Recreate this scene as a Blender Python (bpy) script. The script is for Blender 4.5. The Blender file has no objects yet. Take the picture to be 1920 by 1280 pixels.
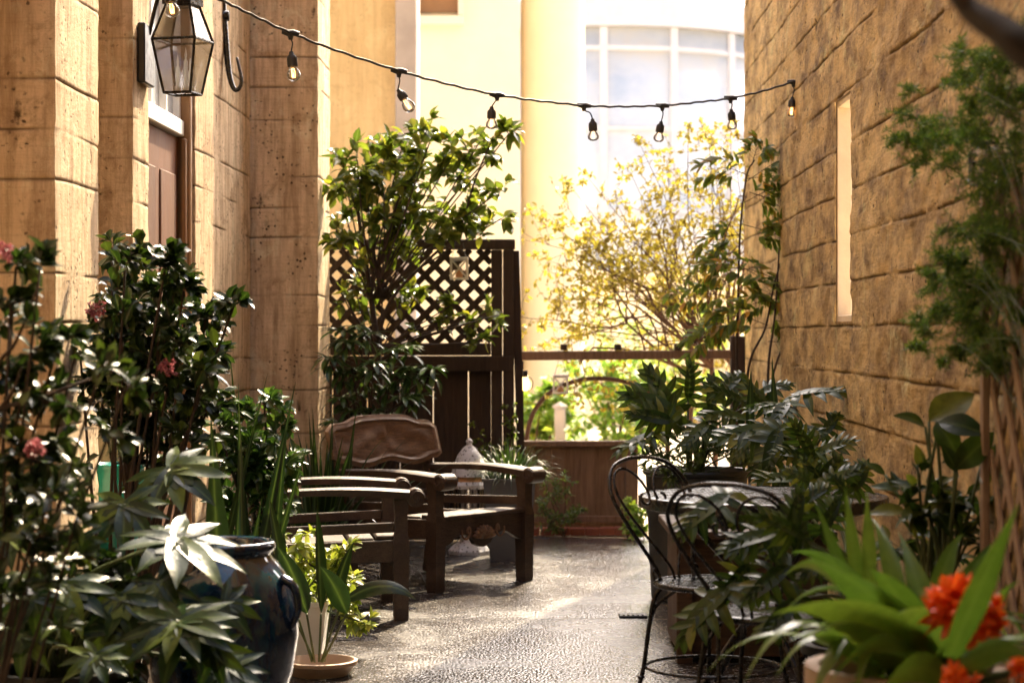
import bpy, math, random
from mathutils import Vector, Matrix, noise

random.seed(7)
R = random.uniform
C = bpy.context.scene.collection
F, H, HZ = 3900.0, 1.33, 620.0           # focal length in photo pixels, eye height, horizon row
PI = math.pi


def P(u, v, d):                            # photo pixel + depth in metres -> point of the place
    return Vector(((u - 960) / F * d, d, H - (v - HZ) / F * d))


AX = math.atan(80 / F)
SA, CA = math.sin(AX), math.cos(AX)


def A(w, s, z):                            # alley frame: w across, s along, z up
    return Vector((s * SA + w * CA, s * CA - w * SA, z))


def V(*a):
    return Vector(a)


# ------------------------------------------------------------------ materials
def mat(name):
    m = bpy.data.materials.new(name)
    m.use_nodes = True
    nt = m.node_tree
    nt.nodes.clear()
    out = nt.nodes.new('ShaderNodeOutputMaterial')
    return m, nt, out


def N(nt, t, **k):
    n = nt.nodes.new('ShaderNode' + t)
    for a, b in k.items():
        if a in n.inputs:
            n.inputs[a].default_value = b
        else:
            setattr(n, a, b)
    return n


def L(nt, a, b):
    nt.links.new(a, b)


def ramp(nt, src, stops):
    r = N(nt, 'ValToRGB')
    e = r.color_ramp.elements
    while len(e) < len(stops):
        e.new(0.5)
    for i, (p, c) in enumerate(stops):
        e[i].position = p
        e[i].color = (*c, 1) if len(c) == 3 else c
    L(nt, src, r.inputs[0])
    return r.outputs[0]


def g(x):
    return (x, x, x)


def coords(nt, scale=(1, 1, 1), kind='Object'):
    tc = N(nt, 'TexCoord')
    mp = N(nt, 'Mapping')
    mp.inputs['Scale'].default_value = scale
    L(nt, tc.outputs[kind], mp.inputs[0])
    return mp.outputs[0]


def noise_tex(nt, scale, detail=6, rough=.6, vec=None, dist=0.0):
    n = N(nt, 'TexNoise')
    n.inputs['Scale'].default_value = scale
    n.inputs['Detail'].default_value = detail
    n.inputs['Roughness'].default_value = rough
    n.inputs['Distortion'].default_value = dist
    if vec:
        L(nt, vec, n.inputs['Vector'])
    return n.outputs['Fac']


def mixc(nt, fac, a, b, mode='MIX'):
    m = N(nt, 'MixRGB')
    m.blend_type = mode
    for i, x in ((0, fac), (1, a), (2, b)):
        if isinstance(x, (int, float)):
            m.inputs[i].default_value = x
        elif isinstance(x, tuple):
            m.inputs[i].default_value = (*x, 1)
        else:
            L(nt, x, m.inputs[i])
    return m.outputs[0]


def math_n(nt, op, a, b=0.0):
    m = N(nt, 'Math')
    m.operation = op
    for i, x in ((0, a), (1, b)):
        if isinstance(x, (int, float)):
            m.inputs[i].default_value = x
        else:
            L(nt, x, m.inputs[i])
    return m.outputs[0]


def bump(nt, h, strength=.4, dist=.01, prev=None):
    b = N(nt, 'Bump')
    b.inputs['Strength'].default_value = strength
    b.inputs['Distance'].default_value = dist
    L(nt, h, b.inputs['Height'])
    if prev:
        L(nt, prev, b.inputs['Normal'])
    return b.outputs[0]


def bsdf(nt, out, col=None, rough=.6, normal=None, spec=.5, metal=0.0):
    p = N(nt, 'BsdfPrincipled')
    p.inputs['Roughness'].default_value = rough if isinstance(rough, (int, float)) else .5
    if not isinstance(rough, (int, float)):
        L(nt, rough, p.inputs['Roughness'])
    p.inputs['Specular IOR Level'].default_value = spec
    p.inputs['Metallic'].default_value = metal
    if isinstance(col, tuple):
        p.inputs['Base Color'].default_value = (*col, 1)
    elif col is not None:
        L(nt, col, p.inputs['Base Color'])
    if normal:
        L(nt, normal, p.inputs['Normal'])
    L(nt, p.outputs[0], out.inputs[0])
    return p


def concrete(name, c_lo, c_hi, c_dirt, pit=.5, grain=1.0, stain=.5, ys=1.0):
    m, nt, out = mat(name)
    v = coords(nt, (1, ys, 1))
    big = noise_tex(nt, 1.1, 5, .6, v)
    col = ramp(nt, big, [(.3, c_lo), (.7, c_hi)])
    vs = coords(nt, (7, 7, .7) if ys == 1 else (3.5, 3.5 * ys, 3.0))                                   # rain streaks and wood grain left by the boards
    st = noise_tex(nt, 2.2, 8, .7, vs)
    col = mixc(nt, ramp(nt, st, [(.42, g(0)), (.68, g(stain))]), col, c_dirt)
    hs = coords(nt, (3, 3 * ys, 60))
    col = mixc(nt, ramp(nt, noise_tex(nt, 2.0, 4, .6, hs), [(.5, g(0)), (.8, g(.35 * stain))]), col, c_dirt)
    blot = noise_tex(nt, 5.5, 9, .75, v, .4)
    col = mixc(nt, ramp(nt, blot, [(.52, g(0)), (.66, g(.8 * stain))]), col, c_dirt)
    lime = noise_tex(nt, 3.1, 9, .72, coords(nt, (1.7, 1.7 * ys, 1.1)), .6)
    col = mixc(nt, ramp(nt, lime, [(.56, g(0)), (.70, g(.55 * stain))]), col, tuple(min(.85, x * 1.25 + .05) for x in c_hi))
    pits = None
    for sc_, th, lo_, vec_ in ((30, .22, .51, (1, 1, 1)), (17, .13, .53, (1, 1, 2.2)), (14, .16, .53, (1, 1, .28))):
        vo = N(nt, 'TexVoronoi')
        vo.inputs['Scale'].default_value = sc_
        L(nt, coords(nt, (vec_[0], vec_[1] * (ys if ys == 1 else ys * 1.5), vec_[2])), vo.inputs['Vector'])
        jag = math_n(nt, 'ADD', vo.outputs['Distance'], math_n(nt, 'MULTIPLY', math_n(nt, 'SUBTRACT', noise_tex(nt, sc_ * 2.2, 4, .65, v), .5), .55))
        q = ramp(nt, jag, [(th * .6, g(1)), (th * 1.3, g(0))])
        pm = ramp(nt, noise_tex(nt, 3.0 + sc_ * .09, 5, .65, v), [(lo_, g(0)), (lo_ + .08, g(1))])
        q = mixc(nt, 1.0, q, pm, 'MULTIPLY')
        pits = q if pits is None else math_n(nt, 'MAXIMUM', pits, q)
    col = mixc(nt, math_n(nt, 'MULTIPLY', pits, .9 * pit), col, tuple(x * .25 for x in c_dirt))
    at = N(nt, 'Attribute')
    at.attribute_name = 'mid'
    col = mixc(nt, math_n(nt, 'MULTIPLY', at.outputs['Fac'], .8), col, tuple(x * .3 for x in c_dirt))
    fine = noise_tex(nt, 90, 8, .7, v)
    n1 = bump(nt, fine, .35 * grain, .008)
    n1 = bump(nt, noise_tex(nt, 22, 8, .75, v, .3), .5 * grain, .014, n1)
    n1 = bump(nt, math_n(nt, 'SUBTRACT', 1.0, pits), .6 * pit, .012, n1)
    bsdf(nt, out, col, .85, n1, .25)
    return m


def wood(name, c_lo, c_hi, scale=(14, 14, 1.6), rough=.6, wear=.0, wearc=(.3, .25, .2)):
    m, nt, out = mat(name)
    v = coords(nt, scale)
    gr = noise_tex(nt, 2.5, 9, .72, v, 1.2)
    col = ramp(nt, gr, [(.32, c_lo), (.68, c_hi)])
    oi = N(nt, 'NewGeometry')
    rnd = oi.outputs['Random Per Island']
    col = mixc(nt, ramp(nt, rnd, [(0, g(0)), (1, g(.45))]), col, tuple(x * .5 for x in c_lo))
    bl = noise_tex(nt, 3.0, 6, .7, coords(nt))
    if wear:
        col = mixc(nt, ramp(nt, bl, [(.5, g(0)), (.7, g(wear))]), col, wearc)
    n = bump(nt, gr, .5, .006)
    n = bump(nt, noise_tex(nt, 60, 5, .6, coords(nt)), .15, .004, n)
    rr = ramp(nt, bl, [(.3, g(rough - .12)), (.7, g(min(1, rough + .15)))])
    bsdf(nt, out, col, rr, n, .4)
    return m


def leafmat(name, c1, c2, c3=None, rough=.32, transl=.25, tc=None, vein=(.16, .24, .07), veina=.5, spec=.5):
    m, nt, out = mat(name)
    geo = N(nt, 'NewGeometry')
    rnd = geo.outputs['Random Per Island']
    stops = [(.0, c1), (.75, c2)] + ([(1.0, c3)] if c3 else [])
    col = ramp(nt, rnd, stops)
    v = coords(nt)
    col = mixc(nt, ramp(nt, noise_tex(nt, 30, 4, .6, v), [(.4, g(0)), (.75, g(.45))]), col, tuple(x * .45 for x in c1))
    at = N(nt, 'Attribute')
    at.attribute_name = 'mid'
    vn = math_n(nt, 'POWER', at.outputs['Fac'], 7.0)
    col = mixc(nt, math_n(nt, 'MULTIPLY', vn, veina), col, vein)
    nn = bump(nt, noise_tex(nt, 55, 3, .5, v), .25, .004)
    p = bsdf(nt, out, col, rough, nn, spec)
    if transl:
        tr = N(nt, 'BsdfTranslucent')
        if tc:
            tr.inputs[0].default_value = (*tc, 1)
        else:
            L(nt, mixc(nt, 1.0, col, (1.9, 2.0, .9), 'MULTIPLY'), tr.inputs[0])
        mx = N(nt, 'MixShader')
        mx.inputs[0].default_value = transl
        L(nt, p.outputs[0], mx.inputs[1])
        L(nt, tr.outputs[0], mx.inputs[2])
        L(nt, mx.outputs[0], out.inputs[0])
    return m


def plain(name, col, rough=.5, metal=0.0, spec=.5, var=.25, bs=0.15, scale=30):
    m, nt, out = mat(name)
    v = coords(nt)
    n = noise_tex(nt, scale, 6, .65, v)
    n2 = noise_tex(nt, scale * .12, 5, .6, v)
    c = mixc(nt, ramp(nt, n2, [(.35, g(0)), (.7, g(1))]), tuple(x * (1 - var) for x in col), col)
    rr = ramp(nt, n, [(.3, g(max(.05, rough - .1))), (.7, g(min(1, rough + .1)))])
    bsdf(nt, out, c, rr, bump(nt, n, bs, .003), spec, metal)
    return m


def thinglass(name, tint=(1, 1, 1), gl=.12, rough=.03):
    m, nt, out = mat(name)
    t = N(nt, 'BsdfTransparent')
    t.inputs[0].default_value = (*tint, 1)
    gsh = N(nt, 'BsdfGlossy')
    gsh.inputs['Roughness'].default_value = rough
    fr = N(nt, 'LayerWeight')
    fr.inputs[0].default_value = .35
    f2 = math_n(nt, 'ADD', math_n(nt, 'MULTIPLY', fr.outputs['Fresnel'], .8), gl)
    f2 = math_n(nt, 'ADD', f2, math_n(nt, 'MULTIPLY', noise_tex(nt, 14, 3, .5, coords(nt)), .03))
    mx = N(nt, 'MixShader')
    L(nt, f2, mx.inputs[0])
    L(nt, t.outputs[0], mx.inputs[1])
    L(nt, gsh.outputs[0], mx.inputs[2])
    L(nt, mx.outputs[0], out.inputs[0])
    return m


def emit(name, col, s):
    m, nt, out = mat(name)
    e = N(nt, 'Emission')
    e.inputs[0].default_value = (*col, 1)
    e.inputs[1].default_value = s
    L(nt, e.outputs[0], out.inputs[0])
    return m


M = {}
M['conc_l'] = concrete('board_formed_concrete_pale', (.62, .455, .265), (.82, .65, .44), (.26, .155, .075), 1.0, 1.2, .85)
M['conc_r'] = concrete('board_formed_concrete_golden', (.56, .37, .135), (.88, .64, .29), (.13, .07, .024), 1.0, 3.0, .92, .4)
M['stucco'] = concrete('stained_ochre_stucco', (.62, .44, .20), (.72, .55, .28), (.42, .29, .13), .3, .6, .6)
M['cream'] = plain('cream_painted_wall', (.87, .78, .58), .8, spec=.2, var=.08, scale=20)
M['creamw'] = plain('warm_white_column_paint', (.86, .74, .50), .8, spec=.2, var=.08, scale=20)
M['greytrim'] = plain('weathered_grey_white_paint', (.48, .42, .36), .8, spec=.2, var=.2)
M['palegrey'] = plain('pale_grey_panel', (.55, .55, .58), .5, var=.1)
M['sun_strip'] = plain('sun_strip_pale', (.74, .61, .43), .8, spec=.2, var=.2, bs=.5)  # pale lining colour that stands in for sunlight on the wall
M['white'] = plain('white_paint', (.80, .79, .76), .45, var=.1)
M['door'] = wood('dark_brown_door_paint', (.12, .042, .010), (.18, .065, .016), (6, 6, .8), .75)
M['jamb'] = plain('orange_brown_jamb_paint', (.30, .15, .05), .55, var=.3)
M['black'] = plain('black_wrought_iron', (.010, .010, .012), .27, spec=.5, var=.4)
M['blackrub'] = plain('black_rubber', (.012, .011, .010), .55)
M['chairwood'] = wood('weathered_dark_teak', (.02, .011, .008), (.075, .042, .026), (5, 34, 34), .5, .5, (.16, .115, .08))
M['carved'] = wood('carved_reddish_teak', (.07, .034, .018), (.25, .135, .072), (4, 30, 30), .55, .55, (.34, .24, .155))
M['fence'] = wood('dark_fence_wood', (.022, .012, .008), (.058, .032, .02), (16, 16, 1.2), .7, .3, (.085, .055, .036))
M['fence2'] = wood('sun_bleached_fence_wood', (.12, .068, .04), (.26, .16, .10), (18, 18, 1.2), .7, .3, (.31, .22, .14))
M['crate'] = wood('planter_box_wood', (.04, .021, .011), (.10, .056, .03), (1.5, 20, 20), .6, .3, (.15, .10, .06))
M['trellis'] = wood('trellis_wood', (.24, .16, .11), (.42, .30, .21), (20, 20, 2), .7)
M['bark'] = plain('dark_bark', (.055, .033, .022), .8, var=.5, bs=.6, scale=60)
M['twig'] = plain('reddish_twig_bark', (.13, .065, .035), .8, var=.4)
M['greenstem'] = plain('green_stem', (.07, .10, .03), .5, var=.3)
M['soil'] = plain('potting_soil', (.03, .02, .013), .95, var=.5, bs=.8)
M['terracotta'] = plain('pale_terracotta', (.50, .36, .27), .7, var=.2)
M['claytan'] = plain('tan_clay', (.36, .24, .15), .6, var=.25)
M['galv'] = plain('galvanised_steel', (.12, .125, .13), .38, 0.85, var=.35, scale=18)
M['greypot'] = plain('grey_fibre_clay', (.10, .105, .115), .6, var=.2)
M['teal'] = plain('teal_glaze', (.02, .24, .20), .15, var=.3)
M['blackpot'] = plain('black_plastic', (.012, .012, .012), .4)
M['brick'] = plain('red_brick', (.30, .085, .04), .85, var=.4)
M['lantern_white'] = plain('whitewashed_pierced_metal', (.55, .55, .58), .55, var=.5, scale=60)
M['lantern_dark'] = plain('dark_bronze_lantern_metal', (.03, .025, .02), .35, .6, var=.4)
M['orange'] = leafmat('orange_petal', (.80, .085, .008), (.95, .17, .012), rough=.45, transl=.3, tc=(1, .2, .02), vein=(.95, .35, .05), veina=.6)
M['pink'] = leafmat('pink_blossom', (.22, .05, .06), (.40, .14, .15), rough=.5, transl=.3, tc=(.5, .16, .18), veina=0)
M['glass'] = thinglass('clear_glass')
M['smoke'] = thinglass('grey_lantern_glass', (.72, .73, .76), .30, .16)
M['filament'] = emit('glowing_filament', (1.0, .42, .09), 5.0)
M['globe'] = emit('lit_warm_globe', (1.0, .50, .14), 2.2)
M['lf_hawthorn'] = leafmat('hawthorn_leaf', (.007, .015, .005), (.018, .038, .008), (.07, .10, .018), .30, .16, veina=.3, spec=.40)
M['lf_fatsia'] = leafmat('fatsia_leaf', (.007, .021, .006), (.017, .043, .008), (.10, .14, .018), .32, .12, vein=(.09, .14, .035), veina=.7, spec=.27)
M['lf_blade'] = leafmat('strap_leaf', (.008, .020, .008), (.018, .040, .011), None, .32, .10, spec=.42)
M['lf_camellia'] = leafmat('camellia_leaf', (.05, .08, .015), (.13, .155, .025), (.26, .24, .04), .25, .38)
M['lf_rhodo'] = leafmat('whorl_leaf', (.015, .038, .010), (.04, .085, .02), (.10, .16, .035), .32, .22)
M['lf_philo'] = leafmat('lobed_leaf', (.012, .030, .006), (.045, .075, .012), (.15, .15, .025), .36, .32, vein=(.12, .16, .04), veina=.5, spec=.34)
M['lf_clivia'] = leafmat('clivia_leaf', (.06, .13, .02), (.13, .21, .035), (.18, .26, .05), .30, .28, vein=(.17, .26, .07), veina=.35)
M['lf_fern'] = leafmat('asparagus_needle', (.05, .11, .02), (.12, .21, .035), (.22, .27, .05), .5, .35, veina=0)
M['lf_gold'] = leafmat('golden_leaf', (.15, .06, .010), (.24, .17, .022), (.12, .19, .03), .5, .48, tc=(.40, .34, .04), veina=0)
M['lf_nandina'] = leafmat('nandina_leaf', (.075, .12, .02), (.16, .19, .03), (.42, .20, .04), .42, .38, veina=.2)
M['lf_herb'] = leafmat('herb_leaf', (.05, .085, .022), (.12, .16, .04), (.20, .22, .07), .45, .3)
M['lf_varieg'] = leafmat('variegated_leaf', (.12, .17, .03), (.28, .30, .06), (.48, .46, .16), .4, .3)
M['lf_bush'] = leafmat('bush_leaf', (.10, .20, .03), (.26, .36, .06), (.45, .42, .10), .5, .4, veina=0)
M['lf_grass'] = leafmat('mondo_leaf', (.012, .032, .010), (.03, .065, .016), (.10, .14, .04), .38, .2, veina=0)


def mk_floor():
    m, nt, out = mat('wet_exposed_aggregate')
    v = coords(nt)
    vo = N(nt, 'TexVoronoi')
    vo.inputs['Scale'].default_value = 75
    vo.inputs['Randomness'].default_value = 1
    L(nt, v, vo.inputs['Vector'])
    sep = N(nt, 'SeparateColor')
    L(nt, vo.outputs['Color'], sep.inputs[0])
    col = ramp(nt, sep.outputs[0], [(0, (.010, .0098, .0098)), (.4, (.034, .032, .031)), (.75, (.09, .084, .08)), (1, (.38, .35, .32))])
    edge = ramp(nt, vo.outputs['Distance'], [(.3, g(0)), (.65, g(1))])
    col = mixc(nt, math_n(nt, 'MULTIPLY', edge, .75), col, (.022, .018, .016))
    patch = noise_tex(nt, 1.2, 6, .6, v, .5)
    col = mixc(nt, ramp(nt, patch, [(.4, g(0)), (.65, g(.5))]), col, (.05, .04, .035))
    rr = ramp(nt, patch, [(.36, g(.34)), (.58, g(.16))])
    h = math_n(nt, 'SUBTRACT', 1.0, vo.outputs['Distance'])
    n = bump(nt, h, .5, .007)
    n = bump(nt, noise_tex(nt, 260, 3, .5, v), .2, .003, n)
    bsdf(nt, out, col, rr, n, .5)
    return m


M['floor'] = mk_floor()


def mk_ground():
    m, nt, out = mat('sunlit_gravel_and_dry_earth')
    v = coords(nt)
    a = noise_tex(nt, .8, 8, .7, v)
    col = ramp(nt, a, [(.35, (.58, .48, .34)), (.6, (.68, .58, .43)), (.75, (.42, .40, .18))])
    bsdf(nt, out, col, .95, bump(nt, noise_tex(nt, 40, 6, .7, v), .6, .02), .2)
    return m


M['ground'] = mk_ground()


def mk_glaze():
    m, nt, out = mat('blue_black_running_glaze')
    v = coords(nt, (4, 4, 1.1))
    a = noise_tex(nt, 2.5, 8, .65, v, 1.0)
    col = ramp(nt, a, [(.36, (.004, .006, .014)), (.5, (.008, .025, .06)), (.58, (.012, .06, .075)), (.7, (.04, .02, .01))])
    p = bsdf(nt, out, col, .08, bump(nt, noise_tex(nt, 9, 3, .5, coords(nt)), .12, .01), .6)
    p.inputs['Coat Weight'].default_value = .6
    return m


M['glaze'] = mk_glaze()


def mk_facade():
    m, nt, out = mat('glass_painted_with_sky_tones')
    v = coords(nt, (.3, .3, .5))
    a = noise_tex(nt, 2.0, 5, .6, v)
    col = ramp(nt, a, [(.35, (.42, .47, .52)), (.55, (.58, .60, .60)), (.7, (.64, .60, .52))])  # pale sky reflection painted into the glass colour
    bsdf(nt, out, col, .15, None, .8)
    return m


M['facade'] = mk_facade()


def mk_pierced():
    m, nt, out = mat('pierced_filigree_metal')
    vo = N(nt, 'TexVoronoi')
    vo.inputs['Scale'].default_value = 55
    L(nt, coords(nt), vo.inputs['Vector'])
    col = ramp(nt, vo.outputs['Distance'], [(.2, (.02, .02, .025)), (.36, (.62, .62, .66))])
    bsdf(nt, out, col, .5, bump(nt, vo.outputs['Distance'], .5, .006), .4)
    return m


M['pierced'] = mk_pierced()
M['candle'] = plain('amber_glass_and_candle', (.75, .38, .16), .4)


# ------------------------------------------------------------------ mesh helpers
class MB:
    def __init__(s):
        s.v, s.f, s.mid = [], [], []

    def add(s, vs, fs, mid=None):
        b = len(s.v)
        s.v.extend(Vector(x) for x in vs)
        s.mid.extend(mid if mid else [0.0] * len(vs))
        s.f.extend(tuple(b + i for i in f) for f in fs)

    def box(s, lo, hi, M4=None, bev=0.0):
        x0, y0, z0 = lo
        x1, y1, z1 = hi
        if bev <= 0:
            vs = [V(x, y, z) for z in (z0, z1) for y in (y0, y1) for x in (x0, x1)]
            fs = [(0, 2, 3, 1), (4, 5, 7, 6), (0, 1, 5, 4), (2, 6, 7, 3), (0, 4, 6, 2), (1, 3, 7, 5)]
        else:
            b = min(bev, (x1 - x0) * .45, (y1 - y0) * .45, (z1 - z0) * .45)
            vs, idx = [], {}
            for sx in (0, 1):
                for sy in (0, 1):
                    for sz in (0, 1):
                        c = (x1 if sx else x0, y1 if sy else y0, z1 if sz else z0)
                        for ax in range(3):
                            p = list(c)
                            for k, sg in enumerate((sx, sy, sz)):
                                if k != ax:
                                    p[k] += -b if sg else b
                            idx[(sx, sy, sz, ax)] = len(vs)
                            vs.append(V(*p))
            fs = []
            for ax in range(3):
                o = [k for k in range(3) if k != ax]
                for sg in (0, 1):
                    q = []
                    for a_, b_ in ((0, 0), (1, 0), (1, 1), (0, 1)):
                        k = [0, 0, 0]
                        k[ax], k[o[0]], k[o[1]] = sg, a_, b_
                        q.append(idx[(*k, ax)])
                    if (sg == 0) ^ (ax == 1):
                        q.reverse()
                    fs.append(tuple(q))
            for ax in range(3):                       # edge strips
                o = [k for k in range(3) if k != ax]
                for a_ in (0, 1):
                    for b_ in (0, 1):
                        e = []
                        for t in (0, 1):
                            k = [0, 0, 0]
                            k[ax], k[o[0]], k[o[1]] = t, a_, b_
                            e.append((idx[(*k, o[0])], idx[(*k, o[1])]))
                        fs.append((e[0][0], e[0][1], e[1][1], e[1][0]))
            for sx in (0, 1):
                for sy in (0, 1):
                    for sz in (0, 1):
                        fs.append(tuple(idx[(sx, sy, sz, a)] for a in range(3)))
        if M4:
            vs = [M4 @ x for x in vs]
        s.add(vs, fs)

    def beam(s, a, b, w, h, up=V(0, 0, 1), bev=.004):        # a box laid from a to b
        a, b = Vector(a), Vector(b)
        y = (b - a)
        ln = y.length
        y.normalize()
        x = y.cross(up).normalized()
        z = x.cross(y)
        m = Matrix(((x.x, y.x, z.x, a.x), (x.y, y.y, z.y, a.y), (x.z, y.z, z.z, a.z), (0, 0, 0, 1)))
        s.box((-w / 2, 0, -h / 2), (w / 2, ln, h / 2), m, bev)

    def tube(s, pts, r, n=6, cap=True):
        pts = [Vector(p) for p in pts]
        k = len(pts)
        rs = r if isinstance(r, (list, tuple)) else [r] * k
        b = len(s.v)
        up = None
        for i, p in enumerate(pts):
            t = (pts[min(i + 1, k - 1)] - pts[max(i - 1, 0)])
            if t.length < 1e-9:
                t = V(0, 0, 1)
            t.normalize()
            if up is None:
                up = t.orthogonal().normalized()
            else:
                up = (up - t * up.dot(t))
                up = up.normalized() if up.length > 1e-6 else t.orthogonal().normalized()
            q = t.cross(up)
            for j in range(n):
                a = 2 * PI * j / n
                s.v.append(p + (up * math.cos(a) + q * math.sin(a)) * rs[i])
                s.mid.append(0.0)
        for i in range(k - 1):
            for j in range(n):
                j2 = (j + 1) % n
                s.f.append((b + i * n + j, b + i * n + j2, b + (i + 1) * n + j2, b + (i + 1) * n + j))
        if cap:
            s.f.append(tuple(b + j for j in reversed(range(n))))
            s.f.append(tuple(b + (k - 1) * n + j for j in range(n)))

    def ring(s, c, rad, r, n=40, m=6, ax=V(0, 0, 1)):
        q = ax.to_track_quat('Z', 'Y')
        b = len(s.v)
        for i in range(n):
            a = 2 * PI * i / n
            for j in range(m):
                t = 2 * PI * j / m
                s.v.append(Vector(c) + q @ V((rad + r * math.cos(t)) * math.cos(a), (rad + r * math.cos(t)) * math.sin(a), r * math.sin(t)))
                s.mid.append(0.0)
        for i in range(n):
            for j in range(m):
                s.f.append((b + i * m + j, b + ((i + 1) % n) * m + j, b + ((i + 1) % n) * m + (j + 1) % m, b + i * m + (j + 1) % m))

    def lathe(s, prof, c=V(0, 0, 0), n=32, ax=None, wob=0.0):
        b = len(s.v)
        k = len(prof)
        q = ax.normalized().to_track_quat('Z', 'Y') if ax else None
        for r, z in prof:
            for j in range(n):
                a = 2 * PI * j / n
                p = V(r * math.cos(a), r * math.sin(a), z)
                if wob:
                    p.x *= 1 + wob * noise.noise(V(math.cos(a), math.sin(a), z * 4))
                    p.y *= 1 + wob * noise.noise(V(math.cos(a), math.sin(a), z * 4))
                s.v.append(Vector(c) + (q @ p if q else p))
                s.mid.append(0.0)
        for i in range(k - 1):
            for j in range(n):
                j2 = (j + 1) % n
                s.f.append((b + i * n + j, b + i * n + j2, b + (i + 1) * n + j2, b + (i + 1) * n + j))

    def build(s, name, m, parent=None, smooth=True, local=False, loc=None):
        me = bpy.data.meshes.new(name)
        off = V(0, 0, 0)
        if parent is not None and not local:
            o = parent
            while o:
                off = off + o.location
                o = o.parent
        if loc is not None:
            off = Vector(loc)
        me.from_pydata([tuple(x - off) for x in s.v], [], s.f)
        me.materials.append(m)
        at = me.attributes.new('mid', 'FLOAT', 'POINT')
        at.data.foreach_set('value', s.mid)
        if smooth:
            me.polygons.foreach_set('use_smooth', [True] * len(me.polygons))
            if smooth == 'auto':
                me.set_sharp_from_angle(angle=math.radians(38))
        me.update()
        ob = bpy.data.objects.new(name, me)
        C.objects.link(ob)
        if parent is not None:
            ob.parent = parent
        if loc is not None:
            ob.location = loc
        return ob


def tag(o, label=None, cat=None, group=None, kind=None):
    for k, x in (('label', label), ('category', cat), ('group', group), ('kind', kind)):
        if x:
            o[k] = x
    return o


def thing(name, label, cat, loc=(0, 0, 0), group=None, rz=0.0):
    o = bpy.data.objects.new(name, None)
    C.objects.link(o)
    o.location = loc
    o.rotation_euler = (0, 0, rz)
    o.empty_display_size = .1
    return tag(o, label, cat, group)


def copy_tree(o, parent=None):
    c = o.copy()
    C.objects.link(c)
    c.parent = parent
    for ch in list(o.children):
        copy_tree(ch, c)
    return c


def smooth_path(pts, n=6):
    pts = [Vector(p) for p in pts]
    if len(pts) < 3:
        return [pts[0].lerp(pts[-1], i / n) for i in range(n + 1)]
    q = [pts[0] * 2 - pts[1]] + pts + [pts[-1] * 2 - pts[-2]]
    out = []
    for i in range(1, len(q) - 2):
        a, b, c, d = q[i - 1], q[i], q[i + 1], q[i + 2]
        for k in range(n):
            t = k / n
            out.append(.5 * ((2 * b) + (c - a) * t + (2 * a - 5 * b + 4 * c - d) * t * t + (3 * b - a - 3 * c + d) * t ** 3))
    out.append(pts[-1])
    return out


def taper(n, a, b):
    return [a + (b - a) * i / max(1, n - 1) for i in range(n)]


def rvec():
    while True:
        p = V(R(-1, 1), R(-1, 1), R(-1, 1))
        if .05 < p.length < 1:
            return p.normalized()


# ------------------------------------------------------------------ leaves
def frame(D, Nn):
    D = D.normalized()
    x = D.cross(Nn)
    if x.length < 1e-4:
        x = D.orthogonal()
    x.normalize()
    return D, x, x.cross(D).normalized()


def leaf(mb, B, D, Nn, ln, w, curl=.25, fold=.25, rows=5, shape='oval', wave=0.0, base=.12):
    D, X, Z = frame(D, Nn)
    vs, fs, mid = [], [], []
    ph = R(0, 6)
    for i in range(rows + 1):
        t = i / rows
        if shape == 'oval':
            h = math.sin(PI * t ** .85) ** .9
        elif shape == 'obov':
            h = math.sin(PI * t ** 1.45) ** .8
        elif shape == 'lance':
            h = math.sin(PI * t ** .7) ** .8
        else:                                        # a lobe: keeps its width to the base
            h = (base * 2 + (1 - base * 2) * math.sin(PI * min(1, t * .98) ** 1.05)) * (1 - t ** 3.2)
        h = max(h, .04 if i < rows else .015) * w
        c = B + D * (ln * (t - .12 * curl * t * t)) - Z * (curl * ln * t * t)
        e = fold * h + wave * w * math.sin(t * 9 + ph)
        e2 = fold * h + wave * w * math.sin(t * 9 + ph + 2)
        vs += [c - X * h + Z * e, c - X * h * .45 + Z * e * .35, c, c + X * h * .45 + Z * e2 * .35, c + X * h + Z * e2]
        mid += [0, .3, 1, .3, 0]
    for i in range(rows):
        for k in range(4):
            a = i * 5 + k
            fs.append((a, a + 1, a + 6, a + 5))
    mb.add(vs, fs, mid)


def leaf_small(mb, B, D, Nn, ln, w, curl=.25, fold=.3):
    D, X, Z = frame(D, Nn)
    m1 = B + D * ln * .5 - Z * curl * ln * .25
    tip = B + D * ln * .95 - Z * curl * ln
    a1 = B + D * ln * .28
    b1 = B + D * ln * .7 - Z * curl * ln * .5
    f1 = Z * fold * w
    mb.add([B, a1 - X * w * .85 + f1, a1 + X * w * .85 + f1, m1 - Z * 0, b1 - X * w * .75 + f1, b1 + X * w * .75 + f1, tip],
           [(0, 2, 3, 1), (3, 2, 5), (1, 3, 4), (3, 5, 6, 4)], [1, 0, 0, 1, 0, 0, .6])


def needle(mb, B, D, ln, w):
    X = D.orthogonal().normalized() * w
    X = Matrix.Rotation(R(0, 6.28), 3, D) @ X
    mb.add([B - X * .6, B + X * .6, B + D * ln * .6 + X, B + D * ln, B + D * ln * .6 - X], [(0, 1, 2, 4), (4, 2, 3)])


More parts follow.
